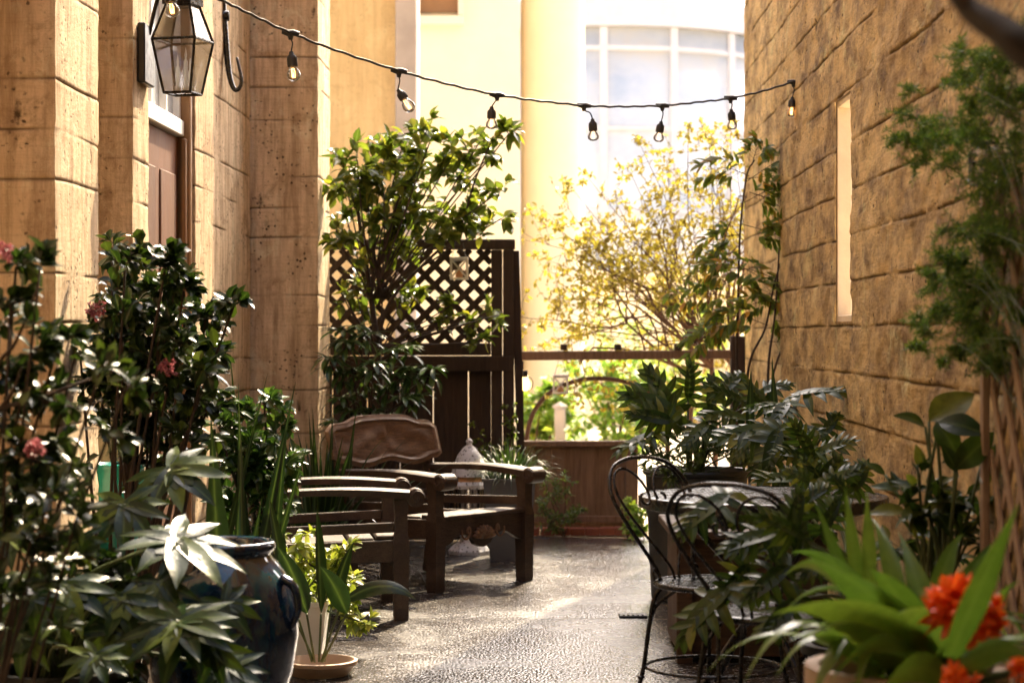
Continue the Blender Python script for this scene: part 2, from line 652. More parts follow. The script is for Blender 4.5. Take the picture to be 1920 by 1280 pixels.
def palmate(mb, B, D, Nn, ln, n=8, droop=.35):
    D, X, Z = frame(D, Nn)
    span = math.radians(R(250, 285))
    for k in range(n):
        a = -span / 2 + span * k / (n - 1)
        f = 1 - .32 * abs(a) / (span / 2)
        d = D * math.cos(a) + X * math.sin(a) + Z * R(-.05, .12)
        leaf(mb, B + d * ln * .02, d, Z, ln * f * R(.92, 1.06), ln * .165 * f, droop * R(.5, 1.3), .16, 8, 'lobe', .07, .3)
    # the web that joins the lobes round the petiole
    vs, mid = [B + Z * .002], [1]
    m = n * 2 - 1
    for k in range(m):
        a = -span / 2 + span * k / (m - 1)
        r = ln * (.50 if k % 2 == 0 else .40) * (1 - .3 * abs(a) / (span / 2))
        d = D * math.cos(a) + X * math.sin(a)
        vs.append(B + d * r - Z * (droop * .14 * r / ln * ln) + Z * .001)
        mid.append(.8 if k % 2 == 0 else 0)
    mb.add(vs, [(0, k, k + 1) for k in range(1, m)], mid)


def lobed(mb, B, D, Nn, ln, droop=.3):
    """deeply cut philodendron blade: a midrib strip with pairs of finger lobes"""
    D, X, Z = frame(D, Nn)

    def rib(t):
        return B + D * ln * (t - .1 * droop * t * t) - Z * droop * ln * t * t
    leaf(mb, B, D, Z, ln * 1.0, ln * .13, droop, .2, 8, 'lance')
    ts = (.04, .13, .25, .38, .51, .63, .74)
    ls = (.36, .46, .50, .46, .40, .32, .24)
    an = (128, 104, 84, 70, 58, 48, 38)
    for t, l_, a_ in zip(ts, ls, an):
        for sg in (-1, 1):
            a = math.radians(a_ + R(-7, 7))
            d = D * math.cos(a) + X * sg * math.sin(a) + Z * R(-.12, .16) - Z * droop * t
            leaf(mb, rib(t), d, Z + X * sg * R(-.2, .2), ln * l_ * R(.9, 1.1), ln * .072 * (1.1 - .3 * t), R(.1, .45), .2, 5, 'lobe', .09, .3)


def strap(mb, B, D, ln, w, bend=.6, roll=None, rows=9, twist=0.0, wprof=None):
    D = D.normalized()
    side = D.cross(V(0, 0, 1))
    if side.length < .05:
        side = roll or rvec()
    if roll is not None:
        side = roll
    side = (side - D * side.dot(D)).normalized()
    p = Vector(B)
    vs, fs, mid = [], [], []
    step = ln / rows
    for i in range(rows + 1):
        t = i / rows
        h = w * (wprof(t) if wprof else (.55 + .45 * math.sin(PI * min(1, t * 1.2))) * (1 - t ** 3.2))
        h = max(h, .0006)
        nrm = side.cross(D)
        vs += [p - side * h + nrm * h * .28, p, p + side * h + nrm * h * .28]
        mid += [0, 1, 0]
        p = p + D * step
        D = (D + V(0, 0, -1) * bend * step / ln * (1 + 2.2 * t) * max(.15, math.hypot(D.x, D.y) + .15)).normalized()
        side = (side - D * side.dot(D)).normalized()
        if twist:
            side = Matrix.Rotation(twist / rows, 3, D) @ side
    for i in range(rows):
        for k in range(2):
            a = i * 3 + k
            fs.append((a, a + 1, a + 4, a + 3))
    mb.add(vs, fs, mid)


# ------------------------------------------------------------------ shrubs
def shrub(name, label, cat, base, blobs, lf, leafm, stemm, group=None, stem_r=.014, twigs=7, per=7, leaf_l=.05,
          leaf_w=.016, shape='oval', up=.35, spread=.1, flat=1.0, small=False, root=None, stems=True, depthj=.8, tr=.0022, dens=1.0, big=1.0):
    """blobs: (centre, radius). A limb runs from the base to every blob, twigs fan out of it and carry the leaves."""
    base = Vector(base)
    root = root or thing(name, label, cat, base, group)
    st, fo = MB(), MB()
    twigs, per = int(round(twigs * dens)), int(round(per * dens))
    leaf_l, leaf_w = leaf_l * big, leaf_w * big
    for bi, (c, r) in enumerate(blobs):
        c = Vector(c)
        b0 = base + V(R(-spread, spread), R(-spread, spread) * .6, 0)
        mid1 = b0.lerp(c, .45) + V(R(-.06, .06), R(-.06, .06), R(0, .1)) * (c - b0).length * .6
        pth = smooth_path([b0, mid1, c], 5)
        if stems:
            st.tube(pth, taper(len(pth), stem_r * R(.7, 1.1), tr * 2), 6)
        for k in range(twigs):
            d = rvec()
            d.z = d.z * .7 + up
            d.y *= depthj
            d.normalize()
            o = pth[-1 - min(len(pth) - 2, int(abs(random.gauss(0, 1.6))))] + rvec() * r * .12
            ln = r * R(.55, 1.05)
            e = o + V(d.x, d.y, d.z * flat) * ln
            m_ = o.lerp(e, .5) + rvec() * ln * .12
            tw = smooth_path([o, m_, e], 4)
            if stems:
                st.tube(tw, taper(len(tw), tr, tr * .45), 4)
            for q in range(per):
                t = (q + R(.2, 1)) / per
                t = .2 + .8 * t
                x = t * (len(tw) - 1)
                i = min(int(x), len(tw) - 2)
                p = tw[i].lerp(tw[i + 1], x - i)
                ld = (e - o).normalized() * R(.15, .8) + rvec() * .85 + V(0, 0, up * .3)
                nn = V(R(-.7, .7), R(-.9, .3), 1.0)
                l_ = leaf_l * R(.65, 1.15)
                if small:
                    leaf_small(fo, p, ld, nn, l_, leaf_w * R(.8, 1.15), R(0, .5), R(.1, .5))
                else:
                    leaf(fo, p, ld, nn, l_, leaf_w * R(.8, 1.15), R(.02, .45), R(.1, .5), 4, shape)
            # a tip tuft
            for q in range(3):
                ld = (e - o).normalized() + rvec() * .7
                if small:
                    leaf_small(fo, e, ld, V(R(-.6, .6), R(-.6, .6), 1), leaf_l * R(.6, .95), leaf_w * .85, R(0, .4), .3)
                else:
                    leaf(fo, e, ld, V(R(-.6, .6), R(-.8, .5), 1), leaf_l * R(.6, .95), leaf_w * .85, R(0, .4), .35, 4, shape)
    if stems:
        st.build('stem', stemm, root)
    fo.build('foliage', leafm, root)
    return root


def PB(lst, d, dj=.12):
    """blobs given as photo circles (u, v, r) at a depth"""
    return [(P(u, v, d + R(-dj, dj)), r * d / F) for u, v, r in lst]


# ------------------------------------------------------------------ rough board-formed prisms
JL = [.17, .36, .72, .98, 1.17, 1.36, 1.54, 1.88, 2.06, 2.24, 2.58, 2.77, 2.95, 3.3, 3.65, 4.0]
JR = [.22, .47, .70, .93, 1.14, 1.35, 1.55, 1.745, 1.95, 2.16, 2.40, 2.63, 2.86, 3.08, 3.31, 3.55, 3.8, 4.05]


def zrows(js, ztop, step=.06, zmax=4.1):
    zs = set()
    z = 0.0
    while z < zmax:
        zs.add(round(z, 4))
        z += step
    for j in js:
        for k in (-.022, -.014, -.007, -.003, 0, .003, .007, .014, .022):
            zs.add(round(j + k, 4))
    zs = sorted(x for x in zs if 0 <= x < ztop - .05)
    return zs + [zmax + .4, ztop] if ztop > zmax + .4 else zs + [ztop]


def rough_prism(prof, zs, js, seed, amp=.003, gd=.012, step=.05, edge=.006, closed=True, boards=0.0, holes=None, gw=.005, ys=1.0, cont=.45):
    """prof: plan polygon in (w, s); walls run up through rows zs. Returns an MB with grooves and uneven boards."""
    mb = MB()
    pts = []
    n = len(prof)
    for i in range(n if closed else n - 1):
        a, b = Vector(prof[i]), Vector(prof[(i + 1) % n])
        ln = (b - a).length
        k = max(1, int(ln / step))
        nr = V((b - a).y, -(b - a).x).normalized()
        for q in range(k):
            pts.append((a.lerp(b, q / k), nr, q == 0))
    if not closed:
        pts.append((Vector(prof[-1]), pts[-1][1], False))
    m = len(pts)
    nrm = []
    for i in range(m):
        if pts[i][2] and (closed or i > 0):
            nn = pts[i][1] + pts[i - 1][1]
            nrm.append(nn.normalized())
        else:
            nrm.append(pts[i][1])
    vs, mid, fs = [], [], []
    for z in zs:
        row = 0
        while row < len(js) and js[row] < z:
            row += 1
        for i in range(m):
            p, cn = pts[i][0], nrm[i]
            q = V(p.x, p.y, z)
            gdep = 0.0
            for j in js:
                jj = j + .010 * noise.noise(V(p.x * 1.7, p.y * 1.7, j * 9 + seed))
                dz = abs(z - jj)
                if dz < .03:
                    k = max(0.0, min(1.0, cont + 1.9 * noise.noise(V(p.x * 2.6 + 7, p.y * 2.6, j * 13 + seed)) + .5 * noise.noise(V(p.x * 19, p.y * 19, j * 5 + seed))))
                    gdep = max(gdep, k * math.exp(-(dz / gw) ** 2))
            qs = V(q.x, q.y * ys, q.z)
            d = amp * (noise.noise(qs * 6 + V(seed, 0, 0)) + .7 * noise.noise(qs * 17) + .5 * noise.noise(qs * 40))
            if boards:
                seg = math.floor((p.y + 3.1 * row + seed) / (1.1 + .5 * ((row * 37) % 5) / 5))
                rr = random.Random(row * 131 + seg * 17 + seed)
                d += boards * rr.uniform(-1, 1)
            if pts[i][2] and closed:
                d -= edge * abs(noise.noise(q * 11 + V(3, seed, 0))) * 2.2
            d -= gd * gdep
            w_, s_ = p.x + cn.x * d, p.y + cn.y * d
            vs.append(A(w_, s_, z))
            mid.append(gdep)
    for r in range(len(zs) - 1):
        for i in range(m if closed else m - 1):
            i2 = (i + 1) % m
            if holes and holes(pts[i][0], pts[i2][0], zs[r], zs[r + 1]):
                continue
            fs.append((r * m + i, r * m + i2, (r + 1) * m + i2, (r + 1) * m + i))
    if closed:
        fs.append(tuple((len(zs) - 1) * m + i for i in range(m)))
    mb.add(vs, fs, mid)
    return mb


# ================================================================== SETTING
mb = MB()
S_ = 160
mb.add([V(-S_, -40, -.004), V(S_, -40, -.004), V(S_, 220, -.004), V(-S_, 220, -.004)], [(0, 1, 2, 3)])
tag(mb.build('ground', M['ground']), kind='structure')

mb = MB()
for s0, s1 in ((-4, 9.594), (9.6, 13.4)):
    nx, ny = 30, int((s1 - s0) * 8)
    o = len(mb.v)
    for j in range(ny + 1):
        for i in range(nx + 1):
            q = A(-2.2 + 3.5 * i / nx, s0 + (s1 - s0) * j / ny, 0)
            q.z = .0075 + .0035 * noise.noise(q * 1.3) - (.003 if j in (0, ny) else 0)
            mb.v.append(q)
            mb.mid.append(0)
    for j in range(ny):
        for i in range(nx):
            a = o + j * (nx + 1) + i
            mb.f.append((a, a + 1, a + nx + 2, a + nx + 1))
tag(mb.build('patio', M['floor']), kind='structure')

# ---- building beside the alley (facade with piers, door and transom)
HL = 8.4
bl = thing('concrete_building', 'pale board-formed concrete building with piers, brown door and white transom', 'building', A(-2.2, 8, 0))
zs = zrows(JL, HL)
mb = MB()                                                          # the facade behind the piers
c = [A(-2.42, -4, 0), A(-2.2, -4, 0), A(-2.42, 12.9, 0), A(-2.2, 12.9, 0)]
t = [x + V(0, 0, HL) for x in c]
mb.add(c + t, [(0, 2, 3, 1), (4, 5, 7, 6), (0, 1, 5, 4), (2, 6, 7, 3), (0, 4, 6, 2), (1, 3, 7, 5)])
mb.build('wall', M['conc_l'], bl, False)


def pier(name, w0, w1, s0, s1, seed, z1=HL):
    # counter-clockwise seen from above in (w, s)
    prof = [(w0, s0), (w1, s0), (w1, s1), (w0, s1)]
    rough_prism(prof, zs if z1 == HL else zrows(JL, z1), JL, seed, .003, .007, .04, .006).build(name, M['conc_l'], bl, 'auto')


pier('pier', -2.25, -1.80, 7.47, 8.18, 3)
pier('pier', -2.25, -1.80, 8.85, 9.20, 11)
pier('wall_panel', -2.25, -1.80, 10.40, 12.28, 19)
pier('buttress', -2.25, -1.40, 12.30, 12.94, 27)
pier('pier', -2.25, -1.77, 1.5, 6.38, 35)  # out-of-frame block added to shade the front of the first pier
for s0, s1 in ((6.39, 7.46), (8.19, 8.84)):                        # unseen heads added over the two recesses to darken them
    mb = MB()
    mb.box((0, 0, 0), (1, 1, 1))
    mb.v = [A(-2.25 + .44 * q.x, s0 + (s1 - s0) * q.y, 3.0 + (HL - .02 - 3.0) * q.z) for q in mb.v]
    mb.build('recess_shade_head', M['conc_l'], bl, False)
# head above the door
mb = MB()
mb.box((0, 0, 0), (1, 1, 1))
mb.v = [A(-2.25 + .42 * q.x, 9.21 + 1.18 * q.y, 3.2 + (HL - .01 - 3.2) * q.z) for q in mb.v]
mb.build('door_head', M['conc_l'], bl, False)


def abox(mb, w0, w1, s0, s1, z0, z1, bev=.004):
    t = MB()
    t.box((w0, s0, z0), (w1, s1, z1), None, bev)
    mb.add([A(q.x, q.y, q.z) for q in t.v], t.f)


mb = MB()
abox(mb, -2.15, -1.875, 9.205, 10.33, .01, 2.29)
dr = mb.build('door', M['door'], bl, 'auto')
mb = MB()
for s0, s1 in ((9.30, 9.70), (9.83, 10.22)):
    for z0, z1 in ((.2, .95), (1.1, 2.1)):
        abox(mb, -1.88, -1.866, s0, s1, z0, z1, .006)
mb.build('door_panel', M['door'], dr, 'auto')
mb = MB()
mb.lathe([(0, .0), (.026, .003), (.028, .03), (.012, .04), (.012, .06), (0, .062)], A(-1.875, 9.28, 1.02), 12, A(1, 0, 0))
mb.build('door_knob', M['lantern_dark'], dr)
mb = MB()
abox(mb, -2.15, -1.815, 10.335, 10.398, .01, 3.19, .008)
abox(mb, -1.86, -1.83, 10.30, 10.333, .01, 2.285, .006)
mb.build('door_frame', M['jamb'], bl, 'auto')
mb = MB()
abox(mb, -2.15, -1.845, 9.205, 10.33, 2.295, 2.375, .006)
abox(mb, -2.15, -1.86, 9.205, 10.33, 3.05, 3.19, .006)
for s in (9.205, 9.57, 9.93, 10.29):
    abox(mb, -1.92, -1.862, s, s + .04, 2.376, 3.049, .004)
abox(mb, -1.915, -1.866, 9.205, 10.33, 2.70, 2.735, .003)
tw = mb.build('transom_window', M['white'], bl, 'auto')
mb = MB()
abox(mb, -1.90, -1.894, 9.206, 10.329, 2.377, 3.048, 0)
mb.build('pane', M['facade'], tw, False)

# ---- golden wall on the other side
prof = [(1.3, 14.3), (1.3, 4.4)]
rw = thing('concrete_wall', 'tall golden brown board-formed concrete wall with rough open joints', 'wall', A(1.3, 9, 0))
SL = (9.18, 9.66, 1.40, 2.36)


def sun_strip_hole(a, b, z0, z1):
    return SL[0] - .02 < min(a.y, b.y) and max(a.y, b.y) < SL[1] + .02 and z0 > SL[2] - .03 and z1 < SL[3] + .03


wl = rough_prism(prof, zrows(JR, 7.6, .03), JR, 41, .0075, .0075, .022, .004, False, .0012, sun_strip_hole, .006, .5, .85)
wl.build('wall_face', M['conc_r'], rw, 'auto')
mb = MB()
abox(mb, 1.345, 1.75, -4, 8.5, -.0, 7.59, 0)
abox(mb, 1.345, 1.75, 10.6, 14.3, -.0, 7.59, 0)
abox(mb, 1.305, 1.344, -4, 4.4, 0, 7.59, 0)
abox(mb, 1.302, 1.344, 14.24, 14.305, 0, 7.595, 0)
mb.build('wall_core', M['conc_r'], rw, False)
mb = MB()                                                          # pale lining of an added opening that imitates a strip of sunlight
abox(mb, 1.309, 1.375, SL[0] - .06, SL[0] + .004, SL[2] - .06, SL[3] + .06, .003)
abox(mb, 1.309, 1.375, SL[1] - .004, SL[1] + .06, SL[2] - .06, SL[3] + .06, .003)
abox(mb, 1.309, 1.374, SL[0] + .005, SL[1] - .005, SL[3], SL[3] + .06, .003)
abox(mb, 1.309, 1.374, SL[0] + .005, SL[1] - .005, SL[2] - .06, SL[2], .003)
mb.build('sun_strip_lining', M['sun_strip'], rw, False)

# ---- unseen wall added behind the viewer to keep the alley dark
mb = MB()
abox(mb, -2.19, 1.29, -4.3, -4.0, 0, 8.2, 0)
tag(mb.build('added_shade_wall', M['conc_l'], None, False), 'unseen concrete wall added behind the viewer to darken the alley', 'wall')

mb = MB()
abox(mb, -2.19, 1.29, -3.99, 4.3, 3.1, 3.35, 0)  # unseen slab added overhead to cut skylight on the near faces
tag(mb.build('added_shade_roof', M['conc_l'], None, False), 'unseen concrete slab added above the viewer to shade the near alley', 'roof')

# ================================================================== BACKGROUND BUILDINGS
b1 = thing('stucco_building', 'ochre stucco building with dark stains and a weathered corner board', 'building', P(640, 0, 17).xy.to_3d())


def pbox(mb, u0, u1, v0, v1, d0, d1, bev=0.0):
    a, b = P(u0, v1, d0), P(u1, v0, d0)
    mb.box((a.x, d0, max(0.0, a.z)), (b.x, d1, b.z), None, bev)


def gbox(mb, u0, u1, d0, d1, z0, z1, bev=0.0):
    mb.box((P(u0, 0, d0).x, d0, z0), (P(u1, 0, d0).x, d1, z1), None, bev)


mb = MB()
gbox(mb, -700, 741, 17.0, 18.2, 0, 5.6)
mb.build('wall', M['stucco'], b1, False)
mb = MB()
gbox(mb, -700, 752, 14.6, 18.3, 5.61, 5.8)  # overhang above the view, added to keep the stucco in shade
mb.build('shade_eave', M['greytrim'], b1, False)
mb = MB()
gbox(mb, 741, 781, 16.95, 17.6, 0, 5.6, .01)
mb.build('corner_board', M['greytrim'], b1, False)

b2 = thing('cream_building', 'sunlit cream building with a brown window high up', 'building', P(870, 0, 22).xy.to_3d())
mb = MB()
gbox(mb, 700, 974, 22, 30, 0, 11)
mb.build('wall', M['cream'], b2, False)
mb = MB()
pbox(mb, 772, 868, -160, -140, 21.9, 21.999)
pbox(mb, 772, 868, 30, 45, 21.86, 21.999)
pbox(mb, 772, 784, -139, 29, 21.9, 21.999)
pbox(mb, 859, 868, -139, 29, 21.9, 21.999)
wi = mb.build('window', M['cream'], b2, False)
mb = MB()
pbox(mb, 784.5, 858.5, -139, 24, 21.96, 21.998)
mb.build('pane', M['jamb'], wi, False)
mb = MB()
pbox(mb, 700, 855, 440, 452, 21.85, 21.999)
pbox(mb, 781, 848, 402, 410, 21.9, 21.999)
mb.build('ledge', M['cream'], b2, False)

mb = MB()
c0 = P(1036, 0, 23.5)
rr_ = 60 * 23.5 / F
mb.lathe([(rr_ * 1.15, 0), (rr_ * 1.15, .3), (rr_, .35), (rr_, 9.5), (rr_ * 1.1, 9.6), (rr_ * 1.1, 9.9), (0, 9.9)], V(c0.x, 23.5, 0), 40)
tag(mb.build('round_column', M['creamw']), 'thick round cream column glaring in the sun beside the cream building', 'column')

# curved glass bay far behind
b3 = thing('glass_building', 'far modern building with curved glass bay and pale grey cornice', 'building', V(1.75, 43.5, 0))
cx, cy, rad = 1.9, 43.8, 3.6


def arcwall(mb, r0, r1, z0, z1, a0=0, a1=180, n=36):
    vs = []
    for i in range(n + 1):
        a = math.radians(a0 + (a1 - a0) * i / n)
        for r in (r0, r1):
            for z in (z0, z1):
                vs.append(V(cx + r * math.cos(a), cy - r * math.sin(a), z))
    fs = []
    for i in range(n):
        b = i * 4
        fs += [(b, b + 4, b + 5, b + 1), (b + 2, b + 3, b + 7, b + 6), (b + 1, b + 5, b + 7, b + 3), (b, b + 2, b + 6, b + 4)]
    fs += [(0, 1, 3, 2), (n * 4, n * 4 + 2, n * 4 + 3, n * 4 + 1)]
    mb.add(vs, fs)


mb = MB()
arcwall(mb, rad, rad - .2, 0, 7.2)
mb.build('glazing', M['facade'], b3)
mb = MB()
arcwall(mb, rad + .16, rad - .4, 7.21, 7.75)
mb.build('cornice', M['palegrey'], b3, 'auto')
mb = MB()
for a in (20, 48, 70, 92, 114, 140):
    arcwall(mb, rad + .07, rad - .1, 0, 7.2, a - 1.2, a + 1.2, 2)
for z in (1.4, 3.6, 5.2, 6.75):
    arcwall(mb, rad + .05, rad - .1, z, z + .09)
mb.build('mullion', M['palegrey'], b3, 'auto')
mb = MB()
mb.box((cx + 1.2, 44.2, 0), (cx + 14, 52, 7.05))
mb.build('wing_wall', M['stucco'], b3, False)
mb = MB()
mb.box((cx + 1.25, 43.9, 5.9), (cx + 13.9, 44.19, 6.45))
mb.box((cx + 1.25, 43.9, 0), (cx + 13.9, 44.19, 5.0))
mb.build('wing_band', M['creamw'], b3, False)

# ================================================================== FENCES, RAILING
DF = 13.1
fe = thing('lattice_fence', 'dark wooden fence with diagonal lattice above wide gapped boards', 'fence', V(P(800, 0, DF).x, DF, 0))


def px(u, d):
    return (u - 960) / F * d


def pz(v, d):
    return H - (v - HZ) / F * d


mb = MB()
mb.box((px(560, DF), DF - .05, pz(468, DF)), (px(966, DF), DF + .06, pz(449, DF)), None, .006)
mb.build('top_rail', M['fence'], fe, False)
mb = MB()
mb.box((px(560, DF), DF - .03, pz(666, DF)), (px(920.5, DF), DF + .03, pz(643, DF)), None, .005)
mb.build('middle_rail', M['fence'], fe, False)
mb = MB()
mb.box((px(560, DF), DF - .058, pz(696, DF)), (px(962, DF), DF + .03, pz(667, DF)), None, .005)
mb.build('middle_rail', M['fence'], fe, False)
for u0, u1, y0, y1 in ((921, 942, -.03, .035), (943, 964, -.045, .045)):
    mb = MB()
    mb.box((px(u0, DF), DF + y0, .005), (px(u1, DF), DF + y1, pz(469, DF)), None, .005)
    mb.build('post', M['fence'], fe, False)
mb = MB()                                                          # brace that leans out towards the foot
mb.beam(V(px(966, DF), DF + .01, pz(470, DF)), V(px(981, DF), DF + .01, .005), .05, .035, V(0, 1, 0))
mb.build('brace', M['fence'], fe, False)
mb = MB()                                                          # lattice of thin slats clipped to the panel
lx0, lx1, lz0, lz1 = px(560, DF), px(921, DF), pz(645, DF), pz(468, DF)
for sg, yy in ((1, -.008), (-1, .008)):
    k = -2.6
    while k < 3.5:
        # line x*sg + ... : z - lz0 = sg*(x - lx0 - k)
        pts = []
        for x in (lx0, lx1):
            z = lz0 + sg * (x - lx0 - k)
            pts.append((x, z))
        (xa, za), (xb, zb) = pts

        def clip(t0, t1):
            lo, hi = 0.0, 1.0
            dz = zb - za
            for bound, s_ in ((lz0, 1), (lz1, -1)):
                q = (bound - za) / dz
                if (dz > 0) == (s_ > 0):
                    lo = max(lo, q)
                else:
                    hi = min(hi, q)
            return lo, hi
        lo, hi = clip(0, 1)
        if hi - lo > .02:
            a = V(xa + (xb - xa) * lo, DF + yy, za + (zb - za) * lo)
            b = V(xa + (xb - xa) * hi, DF + yy, za + (zb - za) * hi)
            mb.beam(a, b, .012, .040, V(0, 1, 0).cross(b - a).normalized(), .002)
        k += .1235
mb.build('lattice_panel', M['fence'], fe, False)
bx = [560, 623, 688, 750, 811.5, 878.5, 921]
for i in range(6):
    mb = MB()
    gp = (2.2, 1.0, 2.0, .8, 2.6, 1.0)[i]
    mb.box((px(bx[i] + gp * .5, DF), DF + .032, .01), (px(bx[i + 1] - gp * .5, DF), DF + .052, pz(690, DF)), None, .003)
    mb.build('board', M['fence'], fe, False)
mb = MB()
mb.box((px(560, DF), DF - .03, .12), (px(920, DF), DF + .031, .21), None, .005)
mb.build('bottom_rail', M['fence'], fe, False)

DP = 13.65
fp = thing('plank_fence', 'low sun-bleached plank fence with a flat cap rail', 'fence', V(px(1080, DP), DP, 0))
mb = MB()
mb.box((px(976, DP), DP - .05, pz(836, DP)), (px(1195, DP), DP + .06, pz(826, DP)), None, .004)
mb.build('cap_rail', M['fence2'], fp, False)
us = [979, 1003, 1034, 1060, 1080, 1117, 1150, 1172]
for i in range(7):
    mb = MB()
    mb.box((px(us[i] - 1.2, DP), DP + (i % 2) * .008 + R(0, .003), .03), (px(us[i + 1] + .3, DP), DP + .028, pz(837, DP)), None, .003)
    mb.build('plank', M['fence2'], fp, False)
mb = MB()
mb.box((px(1172.5, DP), DP - .03, .005), (px(1196, DP), DP + .05, pz(837, DP)), None, .005)
mb.build('post', M['fence2'], fp, False)
mb = MB()
mb.box((px(979, DP), DP - .05, .075), (px(1172, DP), DP - .012, .12), None, .005)
mb.build('bottom_rail', M['fence2'], fp, False)

mb = MB()
u = 985
while u < 1205:
    mb.box((px(u, 13.5), 13.46, .005), (px(u + 27.4, 13.5), 13.57, .055 + R(-.004, .004)), None, .004)
    u += 28
tag(mb.build('brick_edging', M['brick'], None, False), 'low red brick edging at the foot of the plank fence', 'edging')

DR = 13.75
ra = thing('wooden_railing', 'long wooden rail on a post below the golden shrub', 'railing', V(px(1180, DR), DR, 0))
mb = MB()
mb.beam(V(px(968, DR), DR, pz(667, DR)), V(px(1392, DR), DR, pz(664, DR)), .07, .06, V(0, 0, 1), .006)
mb.build('rail', M['fence2'], ra, False)
for u in (1057, 1158, 1270):
    mb = MB()
    mb.box((px(u - 6, DR), DR - .05, pz(656.5, DR)), (px(u + 6, DR), DR + .05, pz(645, DR)), None, .004)
    mb.build('bracket', M['fence'], ra, False)
mb = MB()
mb.box((px(1369, DR), DR - .055, .005), (px(1396, DR), DR + .035, pz(630, DR)), None, .006)
mb.build('post', M['fence'], ra, False)
mb = MB()
mb.box((px(968, DR), DR - .03, .005), (px(982, DR), DR + .03, pz(676, DR)), None, .006)
mb.build('post', M['fence'], ra, False)

# ================================================================== STRING LIGHTS


def sd(u):                                                        # depth along the cable
    return 7.5 + (u - 300) / 1190 * 3.75


sl = thing('string_light', 'sagging black cable of clear filament bulbs strung across the alley', 'string light', P(1242, 198, sd(1242)))
cab = [(250, -90), (318, -48), (410, -2), (470, 27), (545, 62), (640, 98), (748, 133), (840, 158), (932, 178), (1015, 190), (1095, 198), (1170, 200), (1242, 198), (1310, 192), (1370, 184), (1430, 171), (1492, 152)]
mb = MB()
pth = smooth_path([P(u, v, sd(u)) for u, v in cab], 8)
pth = [q + V(0, 0, .0022 * math.sin(i * 1.9) + .002 * noise.noise(q * 9)) for i, q in enumerate(pth)]
mb.tube(pth, .0058, 7)
hk = P(1492, 150, sd(1492))
mb.tube(smooth_path([hk, hk + V(.05, .0, .012), A(1.303, 11.25, hk.z + .01)], 4), .004, 6)
mb.build('cable', M['blackrub'], sl)
bulbs = [((318, -48), (316, -22), (320, 4), (326, 33)), ((545, 62), (546, 97), (549, 125), (552, 153)),
         ((748, 133), (746, 168), (757, 186), (774, 209)), ((932, 178), (922, 200), (922, 222), (921, 243)),
         ((1095, 198), (1111, 223), (1112, 245), (1113, 265)), ((1242, 198), (1240, 228), (1237, 248), (1233, 267)),
         ((1370, 184), (1371, 205), (1372, 225), (1374, 244)), ((1488, 154), (1486, 182), (1485, 200), (1483, 220))]
for i, (a, b, c_, e) in enumerate(bulbs):
    d = sd(a[0])
    pa, pb, pc, pe = (P(*q, d) for q in (a, b, c_, e))
    k = (pe - pb).normalized()
    s = MB()
    s.tube([pa + V(-.035, 0, .004), pa + V(-.012, 0, 0), pa + V(.012, 0, 0), pa + V(.035, 0, -.004)], [.008, .013, .013, .008], 8)
    s.tube([pa + V(0, 0, -.002), pa + V(0, 0, -.028)], [.014, .008], 8)
    s.tube(smooth_path([pa + V(0, 0, -.025), pa.lerp(pb, .55) + V(.006, 0, 0), pb], 5), .003, 6)
    hgt = (pc - pb).length
    s.lathe([(0, 0), (.008, 0), (.011, .012), (.019, .02), (.021, .03), (.021, hgt), (.018, hgt + .002), (0, hgt + .002)], pb, 14, k)
    so = s.build('bulb_socket', M['blackrub'], sl, 'auto')
    bl_ = (pe - pc).length
    g_ = MB()
    g_.lathe([(.013, 0), (.016, .006), (.024, bl_ * .35), (.0275, bl_ * .55), (.025, bl_ * .78), (.014, bl_ * .95), (.003, bl_)], pc, 16, k)
    g_.build('bulb', M['glass'], so)
    f = MB()
    x = k.orthogonal().normalized()
    fl = [pc + k * bl_ * t + x * o for t, o in ((.12, -.004), (.35, -.008), (.75, -.006), (.72, 0), (.4, 0), (.74, .003), (.75, .007), (.35, .008), (.12, .004))]
    f.tube(fl, .0009 if i not in (4, 5, 6) else .0005, 4)
    f.build('filament', M['filament'], so)

# ================================================================== WALL LANTERN
lc = A(-1.62, 9.03, 0)
la = thing('wall_lantern', 'black framed four-sided glass lantern mounted beside the door', 'lantern', V(lc.x, lc.y, 2.36))
rz = math.radians(-15)


def lp(x, y, z):
    return V(lc.x + x * math.cos(rz) - y * math.sin(rz), lc.y + x * math.sin(rz) + y * math.cos(rz), z)


zb, zm, zt = 2.362, 2.592, 2.745
rb, rm, rt = .062, .100, .055
mb = MB()
for sx, sy in ((1, 1), (1, -1), (-1, 1), (-1, -1)):
    mb.tube([lp(sx * rb, sy * rb, zb), lp(sx * rm, sy * rm, zm), lp(sx * rt, sy * rt, zt)], .0062, 6)
for r_, z_ in ((rb, zb), (rm, zm), (rt, zt)):
    cs = [lp(sx * r_, sy * r_, z_) for sx, sy in ((1, 1), (1, -1), (-1, -1), (-1, 1), (1, 1))]
    for q in range(4):
        mb.tube([cs[q], cs[q + 1]], .0062, 6)
mb.build('frame', M['black'], la, 'auto')
mb = MB()
for z0, z1, w0, w1 in ((zt, zt + .03, rt + .012, rt + .012), (zt + .03, zt + .10, rt + .004, .03), (zt + .10, zt + .13, .02, .012)):
    c8 = [lp(sx * w0, sy * w0, z0) for sx, sy in ((-1, -1), (1, -1), (1, 1), (-1, 1))] + [lp(sx * w1, sy * w1, z1) for sx, sy in ((-1, -1), (1, -1), (1, 1), (-1, 1))]
    mb.add(c8, [(0, 3, 2, 1), (4, 5, 6, 7), (0, 1, 5, 4), (1, 2, 6, 5), (2, 3, 7, 6), (3, 0, 4, 7)])
mb.build('cap', M['black'], la, False)
